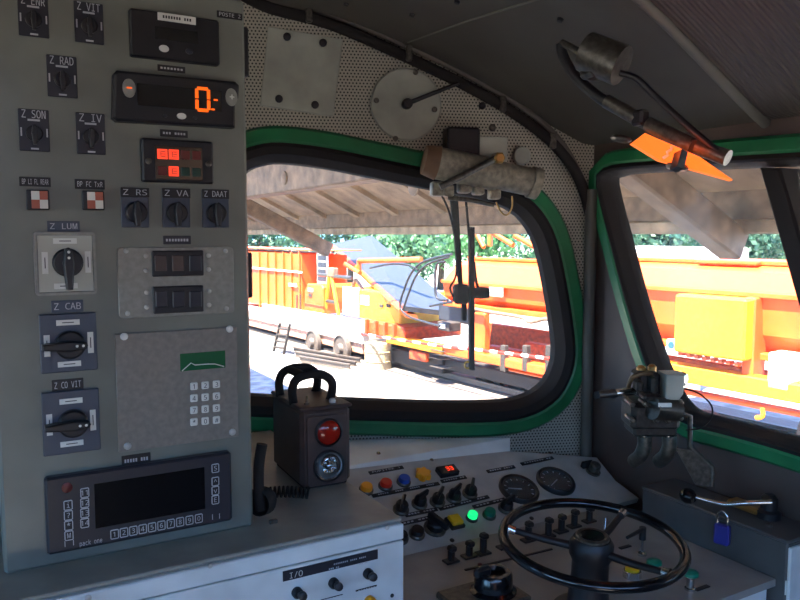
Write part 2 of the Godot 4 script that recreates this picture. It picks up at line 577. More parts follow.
	# screws and a seam strip on the smooth panels
	s = ST()
	tube(s, [ceil_at(408, 42), ceil_at(470, 20), ceil_at(535, 0), ceil_at(580, -16)], 0.0025, 6)
	obj("seam_strip", s, M.shell, get_node("ceiling"))
	for p in [[346, 4], [412, 15], [457, 2], [560, 20]]:
		s = ST()
		var c := ceil_at(p[0], p[1])
		lathe(s, [[0.006, -0.002], [0.005, 0.003], [0, 0.004]], 10, Transform3D(look_basis(Vector3(-0.4, -1, 0)), c))
		obj("screw", s, M.black, get_node("ceiling"))
	s = ST()
	box(s, Vector3(MID, -0.05, -0.4), Vector3(3.1, 0.1, 2.9))
	obj("floor_plate", s, M.worktop, setting("floor", "grey cab floor", "floor"))
	# dark conduit and lighter strip where wall and roof meet
	var t1 := setting("trim_1", "dark conduit bent along the joint of wall and arched ceiling", "trim", T_FRONT)
	s = ST()
	var pts := []
	for p in [[190, -24], [232, -10], [270, 8], [330, 24], [400, 54], [480, 93], [535, 128], [566, 158], [582, 186], [590, 214]]: pts.append(lp(T_FRONT, p[0], p[1], 0.014))
	tube(s, curve(pts, 4), 0.012, 10)
	obj("conduit", s, M.rubber, t1)
	s = ST()
	pts = []
	for p in [[190, -32], [270, 0], [330, 14], [400, 43], [465, 74], [530, 113], [564, 146], [585, 185]]: pts.append(lp(T_FRONT, p[0], p[1], 0.012))
	tube(s, curve(pts, 4), 0.007, 8)
	obj("edge_strip", s, M.wall_paint, t1)
	for p in [[309, 14], [409, 53], [503, 104], [553, 141]]:
		s = ST()
		box(s, lp(T_FRONT, p[0], p[1], 0.022), Vector3(0.014, 0.034, 0.012), 0.003, Transform3D.IDENTITY)
		obj("clip", s, M.steel, t1)
	# pillar strip in the corner between the two windows
	var t2 := setting("trim_2", "narrow dark upright corner strip between windscreen and side window", "trim")
	s = ST()
	var cz := front_z(SIDE)
	tube(s, [Vector3(SIDE - 0.02, 0.95, cz + 0.016), Vector3(SIDE - 0.02, 1.3, cz + 0.016), Vector3(SIDE - 0.02, 1.6, cz + 0.016)], 0.013, 10)
	obj("corner_strip", s, M.ceil_paint, t2)
func ceil_at(px, py) -> Vector3:
	var d := ray(px, py)
	var lo := 0.2
	var hi := 3.0
	for i in 40:
		var m := (lo + hi) / 2
		var p := EYE + d * m
		if p.y > roof_h(p.x) : hi = m
		else: lo = m
	return EYE + d * (lo - 0.003)
# rear openings: centre x from the right-hand corner, centre y, width, height
const REAR_HOLES := [[0.62, 1.47, 0.8, 0.7], [1.5, 1.1, 0.8, 1.86], [2.38, 1.47, 0.8, 0.7]]

# things fixed on the front wall
func wall_fittings():
	var t := T_FRONT
	# square cover plate
	var c := lp(t, 301, 72)
	var tt := t * Transform3D(Basis.IDENTITY, c)
	var p := thing("cover_plate", "square grey cover plate with four dark bolts on the perforated wall", "cover plate", tt)
	var s := ST()
	prism(s, [l2(tt, 268, 27), l2(tt, 343, 40), l2(tt, 333, 117), l2(tt, 260, 106)], 0.0, 0.006, Transform3D.IDENTITY, 0.0015)
	obj("plate", s, M.plate_paint, p)
	for q in [[287, 37], [323, 43], [279, 99], [315, 105]]:
		s = ST()
		lathe(s, [[0.008, 0], [0.008, 0.004], [0.005, 0.006], [0, 0.006]], 12, Transform3D(Basis.IDENTITY, lp(tt, q[0], q[1], 0.006)))
		obj("bolt", s, M.black, p)
	# round plate with a lever
	c = lp(t, 406, 105)
	tt = t * Transform3D(Basis.IDENTITY, c)
	p = thing("round_cover", "round pale grey cover disc with a black lever across it", "cover plate", tt)
	s = ST()
	lathe(s, [[0.076, 0], [0.076, 0.004], [0.073, 0.007], [0, 0.007]], 40)
	obj("disc", s, M.plate_paint, p)
	s = ST()
	lathe(s, [[0.011, 0.007], [0.011, 0.02], [0.008, 0.024], [0, 0.024]], 14)
	obj("pivot", s, M.black, p)
	s = ST()
	rod(s, Vector3(0, 0, 0.019), lp(tt, 459, 83, 0.03), 0.005, 0.004, 10)
	obj("lever", s, M.black, p)
	for q in [[415, 73], [376, 101], [434, 110], [395, 139]]:
		s = ST()
		lathe(s, [[0.006, 0.007], [0.005, 0.010], [0, 0.011]], 10, Transform3D(Basis.IDENTITY, lp(tt, q[0], q[1], 0.0)))
		obj("bolt", s, M.steel, p)
	# wiper motor above the windscreen
	c = lp(t, 482, 172)
	tt = t * Transform3D(Basis.IDENTITY, c)
	p = thing("wiper_motor", "dusty beige wiper motor mounted above the windscreen", "wiper motor", tt)
	s = ST()
	var a := lp(tt, 437, 163, 0.055)
	var b := lp(tt, 534, 183, 0.055)
	rod(s, a, lp(tt, 497, 175, 0.055), 0.034, 0.034, 20)
	rod(s, lp(tt, 493, 174, 0.055), b, 0.03, 0.03, 20)
	rod(s, lp(tt, 530, 182, 0.055), lp(tt, 538, 184, 0.055), 0.034, 0.034, 20)
	obj("motor_body", s, M.motor_paint, p)
	s = ST()
	rod(s, lp(tt, 424, 160, 0.055), a, 0.03, 0.036, 20)
	obj("end_cap", s, M.beam, p, "brown end cap")
	s = ST()
	box(s, lp(tt, 461, 143, 0.03), Vector3(0.07, 0.06, 0.05), 0.004)
	obj("terminal_box", s, M.black, p, "dark terminal box")
	s = ST()
	box(s, lp(tt, 490, 151, 0.045), Vector3(0.075, 0.06, 0.008), 0.002)
	box(s, lp(tt, 476, 150, 0.025), Vector3(0.006, 0.06, 0.05), 0.001)
	obj("bracket", s, M.plate_paint, p, "square mounting plate")
	s = ST()
	tube(s, curve([lp(tt, 499, 157, 0.085), lp(tt, 485, 164, 0.092), lp(tt, 462, 176, 0.1), lp(tt, 440, 187, 0.098)], 3), 0.007, 8)
	obj("link_arm", s, M.steel, p, "slanting link arm")
	s = ST()
	lathe(s, [[0.012, -0.03], [0.012, 0.006], [0.008, 0.01], [0, 0.01]], 6, Transform3D(Basis.IDENTITY, lp(tt, 499, 158, 0.09)))
	obj("nut", s, M.brass, p)
	for q in [[437, 189, 0.02], [448, 191, 0.016], [464, 186, 0.02], [478, 189, 0.017], [494, 193, 0.018]]:
		s = ST()
		box(s, lp(tt, q[0], q[1], 0.045), Vector3(q[2] * 1.3, q[2] * 1.5, 0.03), 0.003)
		obj("clamp", s, M.motor_paint, p)
	s = ST()
	tube(s, curve([lp(tt, 448, 198, 0.05), lp(tt, 470, 200, 0.06), lp(tt, 484, 203, 0.05), lp(tt, 494, 205, 0.05)], 4), 0.005, 8)
	obj("coupling", s, M.steel, p)
	s = ST()
	tube(s, curve([lp(tt, 496, 202, 0.04), lp(tt, 501, 212, 0.04), lp(tt, 507, 215, 0.04), lp(tt, 512, 207, 0.04), lp(tt, 512, 196, 0.04)], 4), 0.0018, 6)
	obj("wire", s, M.brass, p)
	c = lp(t, 521, 156)
	tt = t * Transform3D(Basis.IDENTITY, c)
	p = thing("blanking_disc", "small round pale disc on the wall beside the wiper motor", "disc", tt)
	s = ST()
	lathe(s, [[0.02, 0], [0.02, 0.006], [0.017, 0.009], [0, 0.009]], 20)
	obj("disc", s, M.plate_paint, p)
	for q in [[492, 128, "steel", "steel bolt head just above the wiper motor's mounting plate"], [536, 113, "black", "black bolt head beside the conduit near the corner"], [548, 98, "steel", "steel bolt head on the conduit above the wiper motor"], [482, 106, "black", "black bolt head between round cover disc and wiper motor"]]:
		tt = t * Transform3D(Basis.IDENTITY, lp(t, q[0], q[1]))
		p = thing("wall_bolt", q[3], "bolt", tt, "bolts above the wiper motor")
		s = ST()
		lathe(s, [[0.008, 0], [0.008, 0.004], [0.005, 0.007], [0, 0.007]], 10)
		obj("bolt_head", s, M[q[2]], p)
	# wiper outside the glass
	var off := -0.075
	tt = t * Transform3D(Basis.IDENTITY, lp(t, 452, 192, off))
	p = thing("windscreen_wiper", "black windscreen wiper hanging outside the glass with its hoses", "wiper", tt)
	s = ST()
	var arm := []
	for q in [[449, 186], [457, 186], [463, 290], [459, 290]]: arm.append(l2(tt, q[0], q[1]))
	prism(s, arm, -0.006, 0.004, Transform3D.IDENTITY, 0.001)
	obj("wiper_arm", s, M.rubber, p)
	s = ST()
	tube(s, [lp(tt, 465, 190), lp(tt, 469, 236)], 0.003, 6)
	obj("wiper_rod", s, M.rubber, p)
	s = ST()
	var blade := []
	for q in [[469, 227], [474, 227], [474, 370], [469, 370]]: blade.append(l2(tt, q[0], q[1]))
	prism(s, blade, -0.008, 0.008, Transform3D.IDENTITY, 0.002)
	obj("wiper_blade", s, M.rubber, p)
	s = ST()
	box(s, lp(tt, 461, 294), Vector3(0.035, 0.045, 0.03), 0.006)
	box(s, lp(tt, 464, 312), Vector3(0.012, 0.04, 0.012), 0.003)
	obj("pivot_block", s, M.rubber, p)
	s = ST()
	lathe(s, [[0, -0.02], [0.012, -0.018], [0.014, 0], [0.012, 0.018], [0, 0.02]], 14, Transform3D(Basis(Vector3.UP, PI / 2), lp(tt, 481, 293)))
	rod(s, lp(tt, 466, 296), lp(tt, 480, 293), 0.006)
	obj("knob", s, M.rubber, p)
	s = ST()
	tube(s, curve([lp(tt, 440, 192), lp(tt, 449, 212), lp(tt, 456, 245), lp(tt, 456, 275), lp(tt, 450, 288), lp(tt, 455, 300)], 4), 0.0025, 6)
	tube(s, curve([lp(tt, 474, 262), lp(tt, 476, 280), lp(tt, 479, 290)], 4), 0.0035, 6)
	obj("hose", s, M.rubber, p)
	s = ST()
	var rg := []
	for i in 14: rg.append(lp(tt, 468, 365) + Vector3(cos(TAU * i / 14), sin(TAU * i / 14), 0) * 0.008)
	tube(s, rg, 0.002, 6, true)
	obj("ring", s, M.yellow, p, "small yellow ring")

# ---------------------------------------------------------------- the switch cabinet
# a part whose front is the rectangle between two pixels of plane t (local axes x right, y up, z out)
func slab(called: String, parent: Node3D, t: Transform3D, x0, y0, x1, y1, z0: float, z1: float, m: Material, bev := 0.001, label := "") -> MeshInstance3D:
	var a := lp(t, x0, y0, z1)
	var b := lp(t, x1, y1, z1)
	b.y = max(b.y, floor_y)
	var s := ST()
	box(s, Vector3((a.x + b.x) / 2, (a.y + b.y) / 2, (z0 + z1) / 2), Vector3(abs(b.x - a.x), abs(b.y - a.y), z1 - z0), bev)
	var o := obj(called, s, m, parent, label)
	o.set_meta("_c", Vector3((a.x + b.x) / 2, (a.y + b.y) / 2, z1))
	o.set_meta("_s", Vector2(abs(b.x - a.x), abs(b.y - a.y)))
	return o
func name_strip(parent: Node3D, t: Transform3D, x0, y0, x1, y1, txt: String, z := 0.0, m: Material = null, hh := 0.55):
	var o := slab("name_strip", parent, t, x0, y0, x1, y1, z, z + 0.0015, m if m else M.black, 0.0004)
	var c: Vector3 = o.get_meta("_c")
	var sz: Vector2 = o.get_meta("_s")
	if txt.begins_with("~"): marks(o, txt, c + Vector3(0, 0, 0.0002), Basis.IDENTITY, sz.x * 0.84, sz.y * 0.3)
	elif txt: letters(o, txt, sz.y * hh, c + Vector3(0, 0, 0.0001), M.print, Basis.IDENTITY, sz.x * 0.84)
	return o
# worn print too small to read: a row of short pale strokes, as long as each ~ group
func marks(parent: Node3D, pat: String, c: Vector3, b: Basis, w: float, h: float, m: Material = null):
	var s := ST()
	var n := pat.length()
	for i in n:
		if pat[i] == "~": box(s, Vector3((i + 0.5 - n * 0.5) * w / n, 0, 0), Vector3(w / n * 0.62, h, 0.0004), 0.0, Transform3D(b, c))
	obj("worn_print", s, m if m else M.print, parent)
func screw(parent: Node3D, pos: Vector3, r := 0.003, m: Material = null):
	var s := ST()
	lathe(s, [[r, 0], [r, r * 0.3], [r * 0.7, r * 0.55], [0, r * 0.6]], 10, Transform3D(Basis.IDENTITY, pos))
	return obj("screw", s, m if m else M.screw, parent)
func knob(parent: Node3D, c: Vector3, r: float, ang: float, reach: float, dots := true):
	var s := ST()
	lathe(s, [[r, 0], [r, r * 0.35], [r * 0.86, r * 0.5], [0, r * 0.5]], 24, Transform3D(Basis.IDENTITY, c))
	var b := Basis(Vector3(0, 0, 1), ang)
	# pointer handle, narrow at its tip
	var back := -r * 0.95
	prism(s, [Vector2(back, -r * 0.22), Vector2(back - r * 0.12, 0), Vector2(back, r * 0.22), Vector2(0, r * 0.36), Vector2(reach, r * 0.2), Vector2(reach, -r * 0.2), Vector2(0, -r * 0.36)], r * 0.4, r * 1.15, Transform3D(b, c), r * 0.1)
	var o := obj("knob", s, M.black, parent)
	if dots:
		for d in [-0.35, -0.75]:
			s = ST()
			lathe(s, [[r * 0.1, 0], [r * 0.08, 0.0006], [0, 0.0008]], 8, Transform3D(Basis.IDENTITY, c + b * Vector3(r * d, 0, r * 1.15)))
			obj("mark_dot", s, M.white, parent)
	return o
func sticker(parent, t, cx, cy, w, h, z, m: Material = null):
	var c := lp(t, cx, cy, z)
	var s := ST()
	box(s, c, Vector3(w, h, 0.0008), 0.0)
	var o := obj("sticker", s, m if m else M.white, parent)
	s = ST()
	if w > h: box(s, c + Vector3(0, 0, 0.0005), Vector3(w * 0.5, h * 0.16, 0.0004))
	else: box(s, c + Vector3(0, 0, 0.0005), Vector3(w * 0.16, h * 0.5, 0.0004))
	obj("print_line", s, M.ink, parent)
	return o
func build_cabinet():
	var Z := -0.98
	var t := frame(Vector3(0.165, LOW_TOP, Z), Vector3(1, 0, 0), Vector3.UP)
	var k := thing("switch_cabinet", "tall grey green switch cabinet covered with rotary switches, displays and keypad", "cabinet", t)
	var s := ST()
	var x0 := 0.008 - 0.165
	var x1 := 0.318 - 0.165
	var top := 1.81 - LOW_TOP
	box(s, Vector3((x0 + x1) / 2, top / 2, -0.14), Vector3(x1 - x0, top, 0.28), 0.004)
	obj("body", s, M.cab_paint, k)
	for q in [[249, 30, 79], [250.5, 252, 297]]:
		var a := lp(t, q[0], q[1], -0.03)
		var b := lp(t, q[0], q[2], -0.03)
		s = ST()
		box(s, Vector3(x1 + 0.004, (a.y + b.y) / 2, -0.03), Vector3(0.012, abs(a.y - b.y), 0.03), 0.002)
		obj("hinge", s, M.black, k, "dark hinge")
	# five small dark switches
	for q in [["Z ENR", 17, -6, 49.5, 38.5], ["Z VIT", 73.5, 0, 104.3, 45], ["Z RAD", 46, 54, 78, 98.5], ["Z SON", 17.7, 108, 50.3, 152], ["Z IV", 75.5, 112, 106, 155]]:
		var o := slab("rotary_switch", k, t, q[1], q[2], q[3], q[4], 0.0, 0.003, M.dark_plate, 0.0008)
		var c: Vector3 = o.get_meta("_c")
		var sz: Vector2 = o.get_meta("_s")
		letters(o, q[0], sz.y * 0.19, c + Vector3(0, sz.y * 0.38, 0.0001), M.print, Basis.IDENTITY, sz.x * 0.78)
		knob(o, c - Vector3(0, sz.y * 0.08, 0), sz.x * 0.28, -PI / 2, sz.x * 0.4, false)
		for e in [[0, 0.24, 0.4, 0.045], [0, -0.44, 0.26, 0.04], [-0.42, -0.05, 0.05, 0.2], [0.42, -0.05, 0.05, 0.2]]:
			s = ST()
			box(s, c + Vector3(sz.x * e[0], sz.y * e[1], 0.0003), Vector3(sz.x * e[2], sz.y * e[3], 0.0006))
			obj("sticker", s, M.print, o)
	# radio display box
	var o := slab("radio_display", k, t, 129.5, 7.5, 220, 65.5, 0.0, 0.012, M.black, 0.002)
	slab("display_window", o, t, 155, 26, 198, 44, 0.0115, 0.0125, M.gloss_black, 0.0003)
	var st := slab("sticker", o, t, 157.5, 11.8, 196, 25, 0.0118, 0.0128, M.white, 0.0002)
	marks(st, "~~~~~~~ ~~~", st.get_meta("_c") + Vector3(0, 0, 0.0003), Basis.IDENTITY, 0.036, 0.0034, M.ink)
	for q in [[164, 48.6, "white", 1.0], [189, 51.5, "dark_plate", 0.8]]:
		s = ST()
		lathe(s, [[0.0062 * q[3], 0], [0.0055 * q[3], 0.002], [0, 0.003]], 18, Transform3D(Basis.from_scale(Vector3(1, 0.72, 1)), lp(t, q[0], q[1], 0.012)))
		obj("button", s, M[q[2]], o)
	name_strip(k, t, 217, 10, 242.5, 20.5, "POSTE 2")
	name_strip(k, t, 157.5, 64, 185.5, 73.5, "~~~~~~~")
	# speed display: wide black box with a tapered lower edge
	s = ST()
	var out := []
	for q in [[114, 73], [117, 70], [236, 81.5], [239.5, 85], [239, 97], [235.5, 103], [235.5, 127.5], [117, 120.5], [113, 117]]: out.append(l2(t, q[0], q[1], 0.018))
	prism(s, out, 0.0, 0.018, Transform3D.IDENTITY, 0.003)
	o = obj("speed_display", s, M.black, k, "wide black speed display showing an orange zero")
	slab("display_window", o, t, 137, 83, 222, 112, 0.0175, 0.0186, M.gloss_black, 0.0003)
	for q in [[129, 88.2], [231.3, 97.3]]:
		var c := lp(t, q[0], q[1], 0.018)
		s = ST()
		lathe(s, [[0.011, -0.001], [0.0105, 0.002], [0, 0.003]], 20, Transform3D(Basis.from_scale(Vector3(0.72, 1.05, 1)), c))
		obj("oval_button", s, M.brushed, o)
		s = ST()
		box(s, c + Vector3(0, 0, 0.0032), Vector3(0.006, 0.0015, 0.0006))
		if q[0] > 200: box(s, c + Vector3(0, 0, 0.0032), Vector3(0.0015, 0.006, 0.0006))
		obj("button_sign", s, M.led_orange if q[0] < 200 else M.white, o).name = "signal_mark"
	for q in [[181.5, 116.2, "white", 0.0062], [165, 116, "dark_plate", 0.003], [195, 118, "dark_plate", 0.003]]:
		s = ST()
		lathe(s, [[q[3], -0.001], [q[3] * 0.9, 0.002], [0, 0.0025]], 16, Transform3D(Basis.from_scale(Vector3(1, 0.66, 1)), lp(t, q[0], q[1], 0.018)))
		obj("button", s, M[q[2]], o)
	s = ST()
	var dc := lp(t, 202.8, 99.4, 0.019)
	var dw := 0.0075
	var dh := 0.0135
	var seg := 0.0042
	for e in [[0, dh, 1], [0, -dh, 1], [-dw, dh / 2, 0], [dw, dh / 2, 0], [-dw, -dh / 2, 0], [dw, -dh / 2, 0]]:
		var w := (dw * 2 - seg * 0.3) if e[2] == 1 else seg
		var h := seg if e[2] == 1 else (dh - seg * 0.35)
		box(s, dc + Vector3(e[0], e[1], 0), Vector3(w, h, 0.0012), 0.0005)
	obj("led_digit", s, M.led_orange, o, "glowing orange zero")
	for q in [[215.8, 100, 0.0055], [213, 109.4, 0.0045]]:
		s = ST()
		box(s, lp(t, q[0], q[1], 0.019), Vector3(q[2], 0.0022, 0.0012), 0.0004)
		obj("led_dash", s, M.led_orange, o)
	name_strip(k, t, 160, 129, 188, 138, "~~~ ~~~~")
	# annunciator
	o = slab("alarm_display", k, t, 141.5, 137.5, 214, 184, 0.0, 0.013, M.black, 0.002, "black alarm display with three lit red squares")
	slab("display_window", o, t, 154.5, 145, 203, 180.5, 0.0125, 0.0136, M.gloss_black, 0.0003)
	for r in 2:
		for c in 4:
			var lit: bool = (r == 0 and c < 2) or (r == 1 and c == 1)
			var m: Material = M.led_red if lit else (M.dull_green if r == 1 and c > 1 else M.dull_red)
			var pc := lp(t, 162.4 + c * 11.4, 154 + r * 16.8 + c * 0.5, 0.014)
			s = ST()
			if lit: box(s, pc, Vector3(0.0125, 0.0125, 0.001), 0.0004)
			else: box(s, pc, Vector3(0.0112, 0.0112, 0.001), 0.0004)
			obj("signal_led" if lit else "dark_lamp", s, m, o)
			if lit:
				s = ST()
				for e in [-0.003, 0.0, 0.003]: box(s, pc + Vector3(0.0012, e, 0.0007), Vector3(0.005, 0.0009, 0.0004))
				box(s, pc + Vector3(-0.002, 0, 0.0007), Vector3(0.0009, 0.007, 0.0004))
				obj("print_line", s, M.dull_red, o)
	for q in [[148.5, 161], [208.5, 164]]: screw(o, lp(t, q[0], q[1], 0.013), 0.004, M.steel)
	# two checkered indicators
	for q in [["BP LI FL REAR", 19, 176.5, 51, 187, 26, 189.5, 50, 210, 31, 190.8, 48.2, 208.6], ["BP FC TxR", 74.5, 179, 105, 189.5, 82, 190.5, 104.7, 210.3, 87, 191.8, 103.4, 208.8]]:
		name_strip(k, t, q[1], q[2], q[3], q[4], q[0])
		o = slab("flag_indicator", k, t, q[5], q[6], q[7], q[8], 0.0, 0.008, M.black, 0.001)
		var a := lp(t, q[9], q[10], 0.008)
		var b := lp(t, q[11], q[12], 0.008)
		for i in 2:
			for j in 2:
				s = ST()
				box(s, Vector3(lerpf(a.x, b.x, 0.25 + 0.5 * i), lerpf(a.y, b.y, 0.25 + 0.5 * j), 0.0084), Vector3(abs(b.x - a.x) / 2, abs(b.y - a.y) / 2, 0.0012), 0.0002)
				obj("flag_square", s, M.white if i == j else M.brick_red, o)
	# three bigger rotary switches
	name_strip(k, t, 47, 221, 80, 231.5, "Z LUM", 0.0, M.blue_plate)
	name_strip(k, t, 51, 301, 83.5, 311.5, "Z CAB", 0.0, M.blue_plate)
	name_strip(k, t, 51.5, 380.5, 83.7, 389, "Z CO VIT", 0.0, M.black)
	for q in [[34, 233, 96.3, 293, 67.5, 262.5, -PI / 2, 0, [65, 241], [45, 263], [88, 262], [66, 286]], [38.7, 315, 98, 369.5, 70, 344.5, PI, 1, [68, 322.5], [47, 346], [90.6, 342.5], [69.5, 364]], [41, 393.5, 101, 449.5, 73, 423, PI, 2, [71, 401], [49.5, 425], [93, 420], [72, 443.5]]]:
		o = slab("rotary_switch", k, t, q[0], q[1], q[2], q[3], 0.0, 0.006, M.pale_plate if q[7] == 0 else M.blue_plate, 0.0012, ["rotary switch with silvery plate", "", ""][q[7]])
		if q[7] == 0:
			s = ST()
			var c0: Vector3 = o.get_meta("_c")
			var z0: Vector2 = o.get_meta("_s")
			ring(s, round_rect(Vector2(c0.x, c0.y), z0.x, z0.y, 0.003), [[0.001, 0], [0.001, 0.0075], [-0.002, 0.0075], [-0.003, 0.006]])
			obj("plate_rim", s, M.brushed, o)
		for i in 4:
			var w := 0.026
			var h := 0.0066
			sticker(o, t, q[8 + i][0], q[8 + i][1], w if i in [0, 3] else h, h if i in [0, 3] else w, 0.0064)
		knob(o, lp(t, q[4], q[5], 0.006), 0.0172, q[6], 0.032)
	# three little switches under the alarm display
	for q in [["Z RS", 120.5, 187.3, 149.4, 227.5, 197.3, 136, 212.5], ["Z VA", 162, 188, 190.5, 227.5, 198.3, 176.5, 213], ["Z DAAT", 202, 189, 229.3, 227.5, 199, 216, 213.5]]:
		o = slab("rotary_switch", k, t, q[1], q[2], q[3], q[4], 0.0, 0.004, M.blue_plate, 0.0008)
		name_strip(o, t, q[1], q[2], q[3], q[5], q[0], 0.004, M.black, 0.62)
		knob(o, lp(t, q[6], q[7], 0.004), 0.0132, -PI / 2, 0.017, false)
	name_strip(k, t, 163, 235.8, 191, 244.3, "~~~~~~~~", 0.0, M.dark_plate)
	# panel with two rows of three push buttons
	s = ST()
	var ra := lp(t, 117, 247.5, 0.003)
	var rb := lp(t, 234.7, 313, 0.003)
	prism(s, round_rect(Vector2((ra.x + rb.x) / 2, (ra.y + rb.y) / 2), abs(rb.x - ra.x), abs(rb.y - ra.y), 0.006), 0.0, 0.003, Transform3D.IDENTITY, 0.0008)
	o = obj("button_panel", s, M.brushed, k, "brushed metal panel with two rows of push buttons")
	for q in [[126, 251], [225.5, 251], [127.5, 313.5], [226.5, 308.5], [146, 256], [146, 270.5], [208.5, 255.5], [208.5, 269.5], [146.7, 292.5], [146.7, 307], [209, 291], [209, 305]]: screw(o, lp(t, q[0], q[1], 0.003), 0.0032)
	for q in [[152, 251, 204, 275.5], [153, 287, 204, 311.5]]:
		slab("button_frame", o, t, q[0], q[1], q[2], q[3], 0.003, 0.008, M.black, 0.001)
		for i in 3:
			var x := lerpf(q[0], q[2], (i + 0.5) / 3.0) + 0.3
			slab("push_button", o, t, x - 6.3, q[1] + 4.5, x + 6.3, q[3] - 4.5, 0.007, 0.0094, M.dark_plate if (i == 2 or q[1] > 260) else M.lamp_brown, 0.001)
	# keypad panel
	o = slab("keypad_panel", k, t, 115, 334.3, 239, 436.5, 0.0, 0.004, M.keypad_plate, 0.0008, "brushed metal panel with green display and keypad")
	for q in [[124, 336.5], [229.5, 329], [127.5, 446], [232.3, 432]]: screw(o, lp(t, q[0], q[1], 0.004), 0.0048, M.white if q[1] < 400 else M.screw)
	slab("display", o, t, 180, 354, 225.5, 367.5, 0.003, 0.0046, M.lcd, 0.0003, "small green display")
	s = ST()
	tube(s, [lp(t, 182, 371, 0.0055), lp(t, 191, 363, 0.0055), lp(t, 195, 365, 0.0055), lp(t, 208, 364, 0.0055), lp(t, 215, 364, 0.0055), lp(t, 224, 366.5, 0.0055)], 0.0007, 5)
	obj("film_edge", s, M.white, o, "peeling edge of a clear film")
	var names := ["1", "2", "3", "4", "5", "6", "7", "8", "9", "*", "0", "#"]
	for r in 4:
		for c in 3:
			var pc := lp(t, 193.7 + c * 11.2, 386 + r * 11.9 - c * 1.0, 0.004)
			s = ST()
			box(s, pc + Vector3(0, 0, 0.0015), Vector3(0.0098, 0.0102, 0.003), 0.0012)
			obj("key", s, M.white, o)
			letters(o, names[r * 3 + c], 0.006, pc + Vector3(0, -0.0002, 0.0031), M.ink)
	name_strip(k, t, 121.5, 456.3, 150.8, 463.2, "~~~~~ ~~~")
	# screen unit
	o = slab("screen_unit", k, t, 44.3, 479, 232.6, 520.5, 0.0, 0.014, M.dark_plate, 0.003, "wide dark screen unit framed by white keys")
	slab("screen", o, t, 94, 484.2, 205.5, 508.8, 0.0135, 0.0146, M.gloss_black, 0.0004)
	var keys := []
	for i in 10: keys.append([114.5 + i * 9.35, 534 - i * 1.76, str((i + 1) % 10)])
	for i in 4: keys.append([84.7, 492.5 + i * 10.1, ["11", "12", "13", "14"][i]])
	for i in 4: keys.append([68 + i * 0.3, 505 + i * 10.1, ["i", "?", "*", "M"][i]])
	for i in 4: keys.append([215.2, [468, 481.2, 490.4, 499.5][i], ["S", "^", "v", "E"][i]])
	for q in keys:
		var pc := lp(t, q[0], q[1], 0.014)
		s = ST()
		box(s, pc + Vector3(0, 0, 0.0006), Vector3(0.0092, 0.0112, 0.0012), 0.0004)
		obj("key", s, M.black, o)
		s = ST()
		ring(s, round_rect(Vector2(pc.x, pc.y), 0.0092, 0.0112, 0.0008, 1), [[0.0004, 0.0142], [0.0004, 0.0156], [-0.0006, 0.0156], [-0.0006, 0.0148]])
		obj("key_outline", s, M.print, o)
		letters(o, q[2], 0.0062, pc + Vector3(0, 0, 0.0012), M.print)
	s = ST()
	lathe(s, [[0.0062, 0], [0.0062, 0.002], [0.0045, 0.0026], [0, 0.0026]], 18, Transform3D(Basis.IDENTITY, lp(t, 67, 487.4, 0.014)))
	obj("power_button", s, M.dull_red, o, "round dark red button")
	letters(o, "pack one", 0.006, lp(t, 91, 542, 0.0141), M.print, Basis.IDENTITY, 0.026)
	for q in [[65, 544], [73.5, 542.5], [212.5, 517], [219.5, 516]]:
		s = ST()
		box(s, lp(t, q[0], q[1], 0.0142), Vector3(0.0008, 0.007, 0.0006))
		obj("print_line", s, M.print, o)

